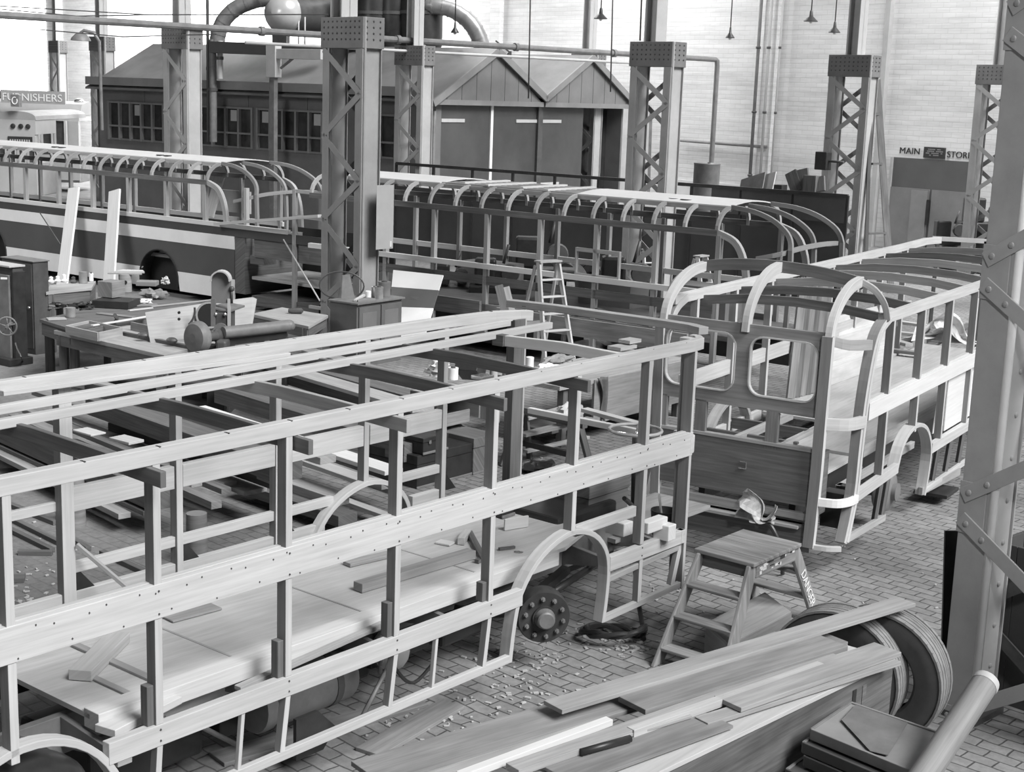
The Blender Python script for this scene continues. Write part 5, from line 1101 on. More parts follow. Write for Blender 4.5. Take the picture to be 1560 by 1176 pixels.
# stack of shallow trays
def trays():
    names=('topmost','second','third','fourth','fifth'); zt=.86
    for i in range(5):
        z=zt-.075*i; o=(6*i-0,0)
        A,Bq,C,D=[P(x,y,zt) for x,y in ((1296,1071),(1432,1118),(1412,1185),(1236,1112))]
        sh=Vector((-.05*i*(1 if i%2 else .4),-.03*i,z-zt)); A,Bq,C,D=A+sh,Bq+sh,C+sh,D+sh
        t=thing('shallow_tray','%s shallow dark tray of the stack below the near column'%names[i] if i else 'topmost shallow tray of the stack, with a sheet of paper in it','tray',(A+C)/2-Vector((0,0,.07)),FW0,'stack of shallow trays')
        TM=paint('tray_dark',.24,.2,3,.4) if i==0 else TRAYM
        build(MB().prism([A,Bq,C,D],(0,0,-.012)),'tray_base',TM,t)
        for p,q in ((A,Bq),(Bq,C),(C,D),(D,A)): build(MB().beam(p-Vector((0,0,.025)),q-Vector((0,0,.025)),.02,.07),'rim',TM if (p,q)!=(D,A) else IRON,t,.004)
        if i==0: SHA=(A,Bq,C,D)
    A,Bq,C,D=SHA; up=Vector((0,0,.012))
    def mix(a,b): return A.lerp(Bq,a).lerp(D.lerp(C,a),b)+up
    s=MB(); s.prism([mix(.08,.06),mix(.66,.06),mix(.66,.92),mix(.52,.98),mix(.12,.55)],(0,0,.004)); single(s,'paper_sheet',IRON,'grey sheet with a cut corner lying in the topmost tray','sheet')
    pb=(A+C)/2; t=thing('tray_support','dark low trestle under the tray stack','trestle',(pb.x,pb.y,0)); 
    for k in (-.25,.25): build(MB().box(pb.x-.35,pb.x+.35,pb.y+k-.04,pb.y+k+.04,0,.48),'support_leg',BLK,t)
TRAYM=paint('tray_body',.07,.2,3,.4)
trays()
# round pole leaning across the corner, boarded bin behind
a=PY(1395,1200,7.6); b=PY(1500,1042,8.3); t=thing('round_pole','thick round timber pole slanting up in the bottom right corner','pole',a)
build(MB().tube([a+(a-b)*.7,b],.08,22),'shaft',wood('pole_wood',.26,.8,1.1,stain=.75),t); d=(b-a).normalized(); build(MB().lathe([(.082,0),(.085,.02),(.08,.05),(.0,.052)],b-d*.02,d,22,cap=False),'end_collar',LGP,t)
def bin_():
    U=NCU+.55; zt=PU(FC,1535,829,U).z; v0=PU(FC,1502,950,U).y; t=thing('boarded_bin','tall dark bin of upright boards behind the near column','bin',(U+.3,v0-.8,0),FC); BN=paint('bin_dark',.05,.2,2,.6)
    for i in range(9): build(MB(FC).box(U,U+.03,v0-.20*i-.193,v0-.20*i,.0,zt,2),'board',BN,t,.003)
    for i in range(4): build(MB(FC).box(U+.03+.2*i,U+.03+.2*i+.19,v0-.03,v0,.0,zt,2),'board',BN,t,.003)
    build(MB(FC).box(U+.03,U+.07,v0-1.8,v0,zt-.2,zt-.08,1),'rail',STD,t)
bin_()
# dark board standing on edge by the near column
a=P(1441,1068,0); b=PY(1449,808,a.y+.12); single(MB().beam(a,b,.10,.03,up=(0,1,0)),'upright_board',BLK,'narrow dark board standing upright against the near column','board')
# chips and shavings on the ground: nobody could count them
def chips():
    random.seed(11); m=MB()
    def at(x,y,sx,sy,n,sz):
        for i in range(n):
            p=P(x+random.gauss(0,sx),y+random.gauss(0,sy),.004); a=random.random()*pi; s=sz*(.4+random.random()); d=Vector((math.cos(a),math.sin(a),0))
            m.beam(p,p+d*s,s*.5,.004+random.random()*.01,base=True)
    at(770,1040,60,35,70,.035); at(830,1010,40,30,40,.03); at(955,985,25,8,60,.04); at(700,1110,90,25,80,.03); at(905,965,30,10,25,.04); at(30,925,18,8,60,.04); at(60,870,40,50,60,.03); at(1300,880,120,60,30,.025); at(1020,900,60,40,30,.025); at(720,690,25,15,40,.04); at(860,730,40,12,80,.04)
    o=build(m,'wood_shavings',LGP,None,kind='stuff'); tag(o,'scattered pale wood chips and shavings on the workshop ground','wood shavings')
chips()
# ================================================================ things between and behind the buses, middle of the hall
def obox(name,label,cat,x,y,z0,w,d,h,F,mat,rot=0,lid=None,open_=False,parts=None,bev=.006):
    """box seen with its near top middle at a place of the photograph"""
    p=loc(F,P(x,y,z0+h)); return p
def cabinet():
    F=FB; c=[loc(F,P(x,y,1.1)) for x,y in ((505,451),(545,462),(620,452))]
    # near edge from c[1]: left face along v, right face along u
    A=c[1]; L=abs(c[0].y-A.y); Wd=c[2].x-A.x; zt=1.1
    u0,v0=A.x,A.y; u1,v1=u0+1.15,v0+.62
    t=thing('cupboard','low dark two-door cupboard with cans on top, at the foot of the tall column','cupboard',((u0+u1)/2,(v0+v1)/2,0),F)
    CP=paint('cupboard_paint',.105,.2,2,.5)
    def B(name,mat,fn,parent=None,bev=.004): mb=MB(F); fn(mb); return build(mb,name,mat,parent or t,bev)
    B('carcass',CP,lambda m:m.box(u0,u1,v0+.02,v1,.0,zt-.03)); B('top_board',IRON,lambda m:m.box(u0-.03,u1+.03,v0-.03,v1+.03,zt-.03,zt))
    for a,b in ((u0+.04,u0+.55),(u0+.6,u1-.04)):
        d=B('door',CP,lambda m:m.box(a,b,v0-.005,v0+.02,.08,zt-.08)); 
        B('door_panel',SHED,lambda m:m.box(a+.08,b-.08,v0-.009,v0-.004,.18,zt-.18),d); B('handle',MET,lambda m:m.sphere((b-.05,v0-.03,.6),.022,8,6),d)
    return u0,u1,v0,v1,zt
cu0,cu1,cv0,cv1,czt=cabinet()
def can(c,r,h,name,mat,label,cat='can',handle=False,group=None,F=FB,lid=True):
    t=thing(name,label,cat,c,F,group); c=Vector(c)
    build(MB(F).lathe([(r*.97,0),(r,.01),(r*.98,.03),(r*.98,h-.03),(r*1.02,h-.015),(r*1.0,h),(r*.9,h-.005),(0,h-.008)],c,(0,0,1),18,cap=False),'can_body',mat,t)
    if lid: build(MB(F).lathe([(r*.45,0),(r*.45,.02),(0,.025)],c+Vector((0,0,h-.006)),(0,0,1),12,cap=False),'cap',STD,t)
    if handle: build(MB(F).tube([c+Vector((-r,0,h*.8)),c+Vector((-r*.6,0,h*1.3)),c+Vector((r*.6,0,h*1.3)),c+Vector((r,0,h*.8))],.008,6),'handle',STD,t)
    return t
can((cu0+.95,cv0+.25,czt),.11,.26,'paint_can',IRON,'larger grey can on the low cupboard, at its right end')
can((cu0+.70,cv0+.15,czt),.075,.20,'paint_can',TIN,'smaller can with a ridged lid on the low cupboard')
can((cu0+.80,cv0+.34,czt),.05,.17,'paint_can',LGP,'narrow pale can between the two bigger cans on the cupboard')
can((cu0+.60,cv0+.3,czt),.05,.12,'tin_mug',WHP,'short pale tin on the low cupboard left of the cans','tin',lid=False)
p=[(cu0+.05,cv0+.12,czt),(cu0+.55,cv0+.1,czt)]
single(MB(FB).beam((cu0+.1,cv0+.15,czt+.02),(cu0+.55,cv0+.35,czt+.05),.05,.03),'brush_handle',W_L,'pale stick lying on the low cupboard','stick')
single(MB(FB).prism([(cu0+.12,cv0+.1,czt),(cu0+.5,cv0+.05,czt),(cu0+.52,cv0+.2,czt),(cu0+.2,cv0+.25,czt)],(0,0,.03)),'notebook',W_G,'flat dark pad on the near edge of the low cupboard','pad')
single(MB(FB).prism([(cu0+.22,cv1-.05,czt),(cu0+.55,cv1-.05,czt),(cu0+.48,cv1+.0,czt+.38),(cu0+.30,cv1+.0,czt+.38)],(0,.03,0)),'steel_plate',IRON,'wedge-shaped grey plate leaning on the back of the low cupboard','plate')
cc=FB@Vector((cu0+.38,cv1+.1,czt+.16)); ring=[cc+Vector((.38*math.cos(2*pi*k/28),.05,.24*math.sin(2*pi*k/28)+.02)) for k in range(28)]
single(MB().tube(ring,.014,6,closed=True),'hoop',STD,'thin wire hoop standing behind the low cupboard','hoop')
# board panel on the column, black and white sheet leaning
c=loc(FC,PY(588,286,25.3)); zz=[PY(588,y,25.3).z for y in (283,381)]
t=thing('plain_board','plain grey board hanging on the right side of the tall column','board',FC@Vector((c.x,c.y,zz[1]))); a=PY(574,285,25.3); b=PY(600,287,25.6); build(MB().prism([Vector((a.x,a.y,zz[1])),Vector((b.x,b.y,zz[1]+.0)),Vector((b.x,b.y,zz[0])),Vector((a.x,a.y,zz[0]))],(0,.03,0)),'sheet',paint('board_grey',.33,.15,1,.5),t,.003); build(MB().box(b.x-.11,b.x-.02,b.y-.05,b.y-.03,zz[1]+.03,zz[1]+.13),'tag',WHP,t)
def quad_panel(pts,name,mats,label,cat,splits):
    # pts: four corners bottom-left, bottom-right, top-right, top-left (world); bands by fraction of height
    bl,br,tr,tl=[Vector(p) for p in pts]; t=thing(name,label,cat,(bl+br)/2); n=(br-bl).cross(tl-bl).normalized()*.02
    pr=0
    for f,m,nm in splits: 
        build(MB().prism([bl.lerp(tl,pr),br.lerp(tr,pr),br.lerp(tr,f),bl.lerp(tl,f)],n),nm,m,t); pr=f
    return t
q=[PY(592,492,25.6),PY(654,492,25.2),PY(676,420,25.9),PY(600,412,26.3)]; dz=(q[0]-q[3])*.35
quad_panel([q[0]+dz,q[1]+(q[1]-q[2])*.35,q[2],q[3]],'painted_sheet',None,'large sheet with white, dark and white bands leaning behind the low cupboard','sheet',((.26,WHP,'lower_band'),(.48,WHP,'white_band'),(.76,paint('panel_band_dark',.09,.15,1,.4),'dark_band'),(1,paint('panel_pale',.62,.08,1,.5),'upper_band')))
# stepladder in the middle
def stepladder(px,py,base,label,hgt,yaw,w=.5,spread=.9):
    p=P(px,py,0); F=Matrix.Translation(p)@Matrix.Rotation(R(yaw),4,'Z'); 
    t=link(bpy.data.objects.new('stepladder',None)); t.matrix_world=F; WM[t.name]=F; t['label']=label; t['category']='stepladder'
    def B(name,mat,fn): mb=MB(F); fn(mb); return build(mb,name,mat,t,.003)
    for s in (-1,1):
        B('front_leg',W_L,lambda m:m.beam((s*w/2,-spread/2,0),(s*w*.32,-.02,hgt),.035,.09,up=(0,1,0))); B('rear_leg',W_M,lambda m:m.beam((s*w*.5,spread/2,0),(s*w*.36,.04,hgt*.97),.03,.06,up=(0,1,0)))
    n=int(hgt/.27)
    for k in range(1,n):
        f=k/n; B('step',W_L,lambda m:m.box(-w/2*(1-f*.35),w/2*(1-f*.35),-spread/2*(1-f)-.07,-spread/2*(1-f)+.05,hgt*f-.02,hgt*f,0))
    B('top_board',W_M,lambda m:m.box(-w*.36,w*.36,-.1,.08,hgt,hgt+.03,0)); B('rear_brace',W_M,lambda m:m.box(-w*.45,w*.45,spread*.3,spread*.33,hgt*.4,hgt*.46,0))
    return t
stepladder(828,572,0,'tall worn stepladder standing in front of the middle bus, with a bent top',1.9,35,.62,1.0)
stepladder(1062,487,0,'stepladder standing behind the domed front of the right-hand bus',1.35,50,.5,.7)
stepladder(985,452,0,'small stepladder inside the right end of the middle bus',1.1,30,.5,.6)
# odd boards at ladder top
for (x0,y0,x1,y1,l,m) in ((760,435,775,462,'dark board end leaning left of the stepladder top',W_D),(770,438,784,462,'pale board end leaning left of the stepladder top',W_M)):
    a=PY(x1,y1+34,20.9); b=PY(x0,y0,21.2); single(MB().beam(a,b,.12,.04,up=(0,1,0)),'board_end',m,l,'board')
# long workbench beyond the foreground bus, its pale front board
def workbench():
    F=F1; zt=.86
    a=loc(F,P(690,566,zt)); b=loc(F,P(965,545,zt)); 
    f0=loc(F,P(806,655,.25)); 
    u0,u1=a.x+.3,b.x+.6; v0=loc(F,P(880,583,zt)).y; v1=v0+1.1
    t=thing('workbench','long workbench with a pale front board, littered with rags and boxes','workbench',((u0+u1)/2,(v0+v1)/2,0),F)
    def B(name,mat,fn,bev=.004): mb=MB(F); fn(mb); return build(mb,name,mat,t,bev)
    B('bench_top',W_M,lambda m:m.box(u0,u1,v0,v1,zt-.06,zt,0)); B('front_board',wood('bench_front_wood',.30,.75,1.1,stain=.75),lambda m:m.box(u0+.75,u1,v0-.02,v0+.02,zt-.62,zt-.01,0))
    for u in (u0+.2,(u0+u1)/2,u1-.15):
        for v in (v0+.1,v1-.1): B('leg',W_D,lambda m:m.box(u-.05,u+.05,v-.05,v+.05,0,zt-.06,2))
    B('shelf',W_D,lambda m:m.box(u0,u1,v0+.1,v1-.1,.2,.24,0))
    return u0,u1,v0,v1,zt
wu0,wu1,wv0,wv1,wz=workbench()
def onb(x,y,z=None): return loc(F1,P(x,y,wz if z is None else z))
can(tuple(onb(807,560)),.055,.15,'glue_pot',WHP,'white pot on the bench in front of the stepladder foot','pot',F=F1,lid=False)
can(tuple(onb(690,578)),.07,.16,'paint_tin',WHP,'white tin at the left end of the littered bench','tin',F=F1)
can(tuple(onb(752,574)),.055,.17,'paint_tin',LGP,'pale tin on its own near the wide dark pillar on the bench','tin',F=F1)
can(tuple(onb(770,575)),.05,.13,'paint_tin',TIN,'small tin right of the pale one on the bench','tin',F=F1)
def rag(c,sc,label,mat=CLOTH,seed=1,name='rag',cat='rag',F=F1,r=.16,amp=.8):
    m=MB(F); c=Vector(c); m.sphere(c+Vector((0,0,r*sc[2]*.6)),r,20,12,sc,amp,2.6,seed)
    for v in m.v: v.z=max(v.z,c.z+.004)
    return single(m,name,mat,label,cat)
rag(onb(850,556),(2.0,.8,.5),'long grey rag or bag lying on the bench right of the white pot',CLOTH,2,'rag_bag')
rag(onb(835,566),(1.2,.6,.4),'crumpled pale paper on the bench front edge right of the white pot',PAPER,3,'paper_scrap','paper')
rag(onb(668,572),(.9,.9,.8),'rounded pale lump beside the white tin on the bench',W_W,5,'wood_lump','lump')
m=MB(F1@Matrix.Translation(onb(715,572))@Matrix.Rotation(R(25),4,'Z')@Matrix.Rotation(R(28),4,'Y')); m.box(-.22,.22,-.16,.16,0,.22); single(m,'tool_chest',BLK,'dark box tipped on its side among the tins on the bench','box',None,.01)
m=MB(F1); c=onb(733,578); m.box(c.x-.1,c.x+.15,c.y-.1,c.y+.1,c.z,c.z+.06); single(m,'metal_parts',MET,'small shiny metal part beside the tipped dark box','metal part',None,.01)
for i,(x,y,w,h,l) in enumerate(((925,528,.5,.06,'lower pale board of a small stack on the far bench corner'),(935,520,.42,.05,'middle pale board of a small stack on the far bench corner'),(920,513,.3,.05,'top short board of a small stack on the far bench corner'))):
    c=loc(F1,P(x,y+16,wz)); m=MB(F1); z=wz+.0; m.box(c.x-w/2,c.x+w/2,wv1-.32+.03*i,wv1-.05,z+.07*i,z+.07*i+h); single(m,'stacked_board',W_M,l,'board')
# sacking hanging over the bench front
def drape():
    a=onb(905,577); m=MB(F1); 
    m.grid(lambda p,q:(a.x-.02+.22*p+ .05*math.sin(q*3)+.12*q*(1-p),wv0-.05-.03*math.sin(p*9+q*4),wz+.02-.62*q*(.75+.25*math.sin(p*3))),14,12); single(m,'hanging_cloth',paint('cloth_dark',.12,.4,7,.9),'dark cloth hanging over the front of the littered bench','cloth',None,0,.006)
drape()
# crate, sacks, black trunk and toolbox left of the bench
def crate_open():
    F=F1; c=loc(F,P(705,648,.42)); t=thing('wooden_crate','open wooden crate lying on its side on a pile of sacks','crate',c,F)
    def B(name,mat,fn): mb=MB(F); fn(mb); return build(mb,name,mat,t,.004)
    u,v,z=c.x-.3,c.y+.1,.42; w,d,h=.75,.55,.40
    B('bottom_board',W_D,lambda m:m.box(u,u+w,v+d-.02,v+d,z,z+h)); B('end_board',W_M,lambda m:m.box(u+w-.02,u+w,v-.0,v+d,z,z+h)); B('end_board',W_D,lambda m:m.box(u,u+.02,v,v+d,z,z+h)); B('side_board',W_D,lambda m:m.box(u,u+w,v,v+d,z,z+.02)); B('side_board',W_M,lambda m:m.box(u,u+w,v,v+d,z+h-.02,z+h)); B('front_slat',W_G,lambda m:m.box(u,u+w*.7,v-.02,v,z,z+.17)); B('near_end',W_M,lambda m:m.prism([(u+w,v-.32,z),(u+w,v,z),(u+w,v,z+h),(u+w,v-.32,z+h)],(.02,0,0)))
crate_open()
for i,(x,y,l) in enumerate(((690,668,'upper folded sack under the open crate'),(700,676,'lower folded sack under the open crate'))):
    c=loc(F1,P(x,y,.25)); m=MB(F1); c=Vector((c.x+.0,c.y+.3,.30-.1*i)); m.sphere(c,.42,20,10,(1.15,.8,.14),.25,3,i+4); single(m,'folded_sack',CLOTH,l,'sack')
def trunk(x,y,w,d,h,z,label,mat,name,cat,clasp=True,F=F1,off=(0,0)):
    c=loc(F,P(x,y,z+h)); u,v=c.x+off[0],c.y+off[1]; t=thing(name,label,cat,(u+w/2,v+d/2,z),F)
    def B(nm,m_,fn,b=.006): mb=MB(F); fn(mb); return build(mb,nm,m_,t,b)
    B('body',mat,lambda m:m.box(u,u+w,v,v+d,z,z+h*.72)); B('lid',mat,lambda m:m.box(u-.01,u+w+.01,v-.01,v+d+.01,z+h*.73,z+h)); 
    if clasp:
        for f in (.25,.75): B('clasp',MET,lambda m:m.box(u+w*f-.02,u+w*f+.02,v-.02,v-.01,z+h*.6,z+h*.82))
    B('base_strip',IRON,lambda m:m.box(u-.01,u+w+.01,v-.015,v,z,z+.03))
    return t
trunk(636,695,1.05,.85,.40,0,'large black trunk on the floor behind the foreground bus',BLK,'trunk','trunk',False)
trunk(645,668,.42,.3,.20,.405,'small black toolbox with bright clasps on the black trunk',BLK,'toolbox','toolbox',True)
trunk(722,668,.42,.5,.46,0,'upright dark wooden box right of the black trunk',W_D,'wooden_box','box',False)
# trestle, plank and clutter under the bench
t=thing('sawhorse','dark sawhorse standing on the floor left of the steering wheel','sawhorse',P(850,715,0)); c=loc(F1,P(850,715,0))
mm=MB(F1); mm.beam((c.x-.15,c.y-.5,.68),(c.x-.05,c.y+.7,.68),.09,.09); build(mm,'top_beam',W_D,t,.004)
for sy in (-.4,.6):
    for sx in (-.28,.28): mm=MB(F1); mm.beam((c.x-.1+sx,c.y+sy,0),(c.x-.1+sx*.15,c.y+sy*.85,.66),.06,.08); build(mm,'leg',W_D,t,.004)
mm=MB(F1); mm.beam((c.x-.25,c.y-.4,.3),(c.x-.2,c.y+.5,.3),.04,.07); build(mm,'brace',BLK,t)
lp(F1,806,629,1000,668,.72,.07,.07,'timber_length',W_W,'long pale square timber laid level behind the front pillars of the foreground bus','timber')
lp(F1,890,627,975,650,.66,.12,.05,'timber_length',W_L,'pale timber end lying just left of the steering wheel','timber')
lp(F1,960,687,1050,710,.5,.06,.05,'timber_length',W_L,'pale batten running behind the front corner post of the foreground bus','timber')
for i,(x0,y0,x1,y1,z,w,mt,l) in enumerate(((800,640,880,618,.55,.10,W_M,'pale board on edge under the bench, upper one'),(795,665,900,640,.4,.14,W_G,'grey board on the pile under the bench, lower one'),(800,690,895,668,.15,.08,W_M,'thin lath on the floor under the bench'),(880,700,960,720,.12,.16,W_G,'dusty board on the floor left of the steering column'),(900,712,950,690,.14,.09,W_L,'pale strip lying across the dusty board'),(790,745,850,735,.03,.16,W_M,'flat pale offcut on the floor by the wide far pillar'),(790,728,800,734,.05,.1,W_W,'small white offcut near the wide far pillar'))):
    lp(F1,x0,y0,x1,y1,z,w,.04,'floor_board',mt,l,'board')
rag(loc(F1,P(820,718,0)),(1.5,1.0,.45),'dark bag lying on the floor below the bench',BLK,7,'tool_bag','bag')
rag(loc(F1,P(868,640,.5)),(1.3,.9,.9),'rounded grey stone-like lump in the clutter under the bench',LGP,9,'sack_lump','sack',amp=.4)
rag(loc(F1,P(855,726,0)),(1.5,1,.4),'pale crumpled cloth on the floor beside the dark bag',CLOTH,11,'rag')
# boxes near the front corner of bus 1
trunk(890,760,.62,.5,.42,.90-.2,'dark wooden chest with a dusty lid behind the front of the foreground bus',W_D,'chest','chest',False,F1,(.35,.2))
rag(loc(F1,P(905,748,1.13))+Vector((.35,.3,0)),(.9,.8,.5),'folded grey cloth on the dusty chest',CLOTH,13,'folded_cloth','cloth')
trunk(800,792,.16,.2,.16,.9,'small dark tin box on the bus floor by the wheel arch',BLK,'tin_box','tin box',True,F1,(.3,.5))
for i,(x,y,w,d,h,z,l) in enumerate(((958,796,.14,.2,.12,.85,'left pale block beside the dark bucket'),(1003,792,.3,.1,.1,.95,'pale block leaning behind the dark bucket'),(1025,800,.12,.16,.14,.85,'right pale block beside the dark bucket'))):
    c=loc(F1,P(x,y,z+h)); single(MB(F1).box(c.x-w/2,c.x+w/2,c.y,c.y+d,z,z+h),'pale_block',W_W,l,'block',None,.008)
c=loc(F1,P(1010,815,.7)); t=thing('bucket','dark bucket with a stick in it behind the front corner of the foreground bus','bucket',c,F1); build(MB(F1).lathe([(.10,0),(.125,.24),(.12,.24),(.095,.02),(0,.02)],c,(0,0,1),18,cap=False),'pail',BLK,t); build(MB(F1).tube([c+Vector((.0,0,.03)),c+Vector((-.1,0,.40))],.012,6),'stick',W_L,t)
pd=loc(F1,P(960,812,.68)); single(MB(F1).box(pd.x-.3,pd.x+1.3,pd.y-.05,pd.y+.6,.655,.695),'shelf_board',W_G,'low board carrying the pale blocks and bucket at the bus front','board')
# ================================================================ left: machines, benches, timber stacks
def B_(t,F,name,mat,fn,bev=.004,parent=None): mb=MB(F); fn(mb); return build(mb,name,mat,parent or t,bev)
# tall dark cabinet and machine with hand wheel
def machine():
    F=FB; p=loc(F,PY(19,405,23.2)); u,v,zt=p.x,p.y,p.z
    t=thing('planing_machine','tall dark machine with a spoked hand wheel at the left edge','machine',(u,v+.8,0),F)
    B_(t,F,'casing',STD,lambda m:m.box(u+.02,u+.22,v+.03,v+1.5,.0,zt-.04),.02); B_(t,F,'front_plate',IRON,lambda m:m.box(u-.03,u+.02,v+.08,v+1.45,.1,zt-.16),.01)
    B_(t,F,'top_plate',LGP,lambda m:m.box(u-.06,u+.24,v+.0,v+1.6,zt-.03,zt),.005); B_(t,F,'slide',BLK,lambda m:m.box(u+.0,u+.24,v-.0,v+.06,.0,zt-.1),.01); B_(t,F,'foot',BLK,lambda m:m.box(u-.15,u+.3,v-.05,v+1.8,0,.12),.01)
    c=loc(F,PY(11,497,22.9)); n=(Vector((-.25,-.97,0)));n.normalize(); n=FB.to_3x3().inverted()@Vector((0.1,-1,0)); x=n.cross(Vector((0,0,1))).normalized(); z=Vector((0,0,1))
    r=.145
    w=B_(t,F,'hand_wheel',IRON,lambda m:m.tube([c+x*r*math.cos(2*pi*k/24)+z*r*math.sin(2*pi*k/24) for k in range(24)],.015,8,closed=True),0)
    for k in range(5): a=2*pi*k/5+.3; B_(t,F,'spoke',IRON,lambda m:m.tube([c,c+x*r*math.cos(a)+z*r*math.sin(a)],.011,6),0,w)
    B_(t,F,'wheel_hub',IRON,lambda m:m.lathe([(.03,-.3),(.03,.03)],c,n,10),0,w)
    c2=loc(F,PY(6,424,23.0)); B_(t,F,'maker_plate',WHP,lambda m:m.beam(c2-x*.05,c2+x*.05,.012,.03),0); 
    m=MB(); m.tube(spline([PY(20,500,23.3),PY(24,525,23.2),PY(32,543,23.0),P(36,552,.02)],4),.012,6); build(m,'cable',STD,t)
machine()
def tall_cabinet():
    F=FB; q=loc(F,PY(50,398,24.2)); z=q.z
    t=thing('steel_cabinet','tall plain dark cabinet behind the hand-wheel machine','cabinet',(q.x,q.y,0),F)
    B_(t,F,'carcass',STD,lambda m:m.box(q.x,q.x+.30,q.y,q.y+.85,0,z-.02),.006); B_(t,F,'top',IRON,lambda m:m.box(q.x-.02,q.x+.32,q.y-.02,q.y+.87,z-.02,z),.004); B_(t,F,'door',STD,lambda m:m.box(q.x-.015,q.x,q.y+.03,q.y+.82,.1,z-.06),.004); B_(t,F,'handle',MET,lambda m:m.sphere((q.x-.03,q.y+.1,z*.5),.025,8,6),0)
tall_cabinet()
def table(corners,zt,th,label,name,mat,legm,apron=0,cat='bench',legs=True):
    c=[P(x,y,zt) for x,y in corners]; ce=sum(c,Vector())/len(c); t=thing(name,label,cat,(ce.x,ce.y,0))
    build(MB().prism(c,(0,0,-th)),'bench_top',mat,t,.004)
    if apron:
        for i in range(len(c)):
            a,b=c[i],c[(i+1)%len(c)]; ins=(ce-a).normalized()*.05; ins2=(ce-b).normalized()*.05; ins.z=ins2.z=0; dz=Vector((0,0,th+apron/2)); build(MB().beam(a+ins-dz,b+ins2-dz,.03,apron),'apron',legm,t)
    if legs:
        for q in c:
            d=(ce-q); d.z=0; d.normalize(); p=q+d*.16; build(MB().box(p.x-.06,p.x+.06,p.y-.06,p.y+.06,0,zt-th),'leg',legm,t,.004)
    return t
table(((82,503),(250,541),(330,520),(160,488)),.86,.06,'low heavy bench carrying a shallow wooden tray, at left','workbench',W_M,W_D,.16)
table(((60,486),(105,500),(300,470),(245,448)),.95,.05,'cluttered bench behind the wooden tray, below the white-banded bus','workbench',W_D,W_D,.2)
table(((382,478),(470,497),(500,480),(430,468)),.85,.05,'bench end with a small tool, left of the low cupboard','workbench',W_M,W_D,.15)
table(((70,445),(140,438),(146,428),(76,434)),1.05,.05,'raised shelf with small white parts, right of the tall dark cabinet','parts_shelf',W_M,W_D,.25,'shelf')
table(((255,540),(370,560),(430,545),(330,528)),.62,.05,'low wide bench top behind the far rail of the foreground bus','workbench',W_M,W_D,.12)
# shallow wooden tray with partition
def tray_box():
    c=[P(x,y,.86) for x,y in ((101,509),(150,520),(186,512),(136,501))]; t=thing('wooden_tray','shallow open wooden tray box on the low heavy bench','tray',sum(c,Vector())/4)
    build(MB().prism(c,(0,0,.015)),'tray_base',W_D,t)
    for i in range(4): a,b=c[i],c[(i+1)%4]; build(MB().beam(a,b,.03,.13,base=True),'tray_side',W_M,t,.003)
    a=c[0].lerp(c[1],.45); b=c[3].lerp(c[2],.45); build(MB().beam(a,b,.02,.1,base=True),'partition',W_D,t)
tray_box()
pz=.86
a=P(186,517,pz); b=P(258,538,pz); t=thing('fence_rail','long dark machine fence with fittings lying along the low bench','fence',(a+b)/2); build(MB().beam(P(186,510,pz),P(292,532,pz),.07,.05,base=True),'rail',STD,t,.003); build(MB().beam(P(200,503,pz),P(260,516,pz),.03,.13,base=True),'wood_fence',W_G,t,.003)
for x,y in ((218,520),(262,528)): 
    c=P(x,y,pz); build(MB().sphere(c+Vector((0,0,.09)),.06,10,6,(1.4,1,.8)),'fitting',STD,t)
# big pale jig board with arc and hole
def jig():
    D=20.9; pts=[(221,476),(229,523),(300,530),(383,503),(391,456),(384,453),(320,461)]
    w=[PY(x,y,D+(.25 if y<480 else 0)+(x-221)*.004) for x,y in pts]; t=thing('jig_board','large pale jig board with a round hole and curved cut, leaning on the bench','jig board',(w[1]+w[2])/2)
    build(MB().prism(w,(0,.04,0)),'board',wood('jig_wood',.42,.82,1.06,stain=.8),t,.003)
    c=PY(319,480,D+.42); build(MB().lathe([(.17,0),(.17,.015)],c,(0.0,-1,0.15),24),'hole',BLACK,t); build(MB().lathe([(.17,0),(.2,0),(.2,.02),(.17,.02)],c,(0,-1,.15),24,cap=False),'hole_rim',W_M,t)
    arc=[PY(x,y,D+.30) for x,y in ((297,468),(297,478),(293,488),(288,494))]; build(MB().tube([p+Vector((0,-.02,0)) for p in spline(arc,4)],.018,6),'curved_cut',STD,t)
    for y in (476,486): build(MB().lathe([(.022,0),(.022,.02)],PY(273,y,D+.12),(0,-1,0),8),'peg_hole',BLK,t)
    return t
jig()
# band saw with round top guard
def bandsaw():
    D=20.2; q=lambda x,y,d=0:PY(x,y,D+d)
    t=thing('bandsaw','small bandsaw with a tall round-topped blade guard','bandsaw',(q(337,500).x,D,0))
    out=[q(322,462),q(322,428)]+[q(336.5-14.5*math.cos(R(a)),427-14.5*math.sin(R(a))) for a in range(10,171,16)]+[q(351,428),q(351,462)]
    build(MB().prism(out,(0,.07,0)),'blade_guard',paint('guard_grey',.17,.15,2,.45),t,.004)
    build(MB().strip(out[1:-1],(0,1,0),.16,.02),'guard_rim',LGP,t)
    build(MB().beam(q(325,455),q(325,497),.05,.06),'guard_post',IRON,t); build(MB().beam(q(349,455),q(349,497),.035,.04),'blade',LGP,t); build(MB().tube([q(353,440),q(353,462)],.02,6),'tension_screw',STD,t); build(MB().sphere(q(353,440),.04,8,6),'knob',STD,t)
    a=q(320,470,.1); b=q(372,462,.6); build(MB().prism([q(320,470),q(350,476),q(373,468,.5),q(345,463,.5)],(0,0,.03)),'saw_table',IRON,t,.004)
    build(MB().box(q(324,0).x,q(348,0).x,D,D+.4,.0,q(335,474).z-.02),'column_casing',STD,t,.02); build(MB().lathe([(.1,-.03),(.1,.0)],q(336,503,-.05),(0,-1,0),18),'lower_wheel',IRON,t)
    for x in (329,343): build(MB().sphere(q(x,479,-.02),.025,8,5),'bolt',MET,t)
bandsaw()
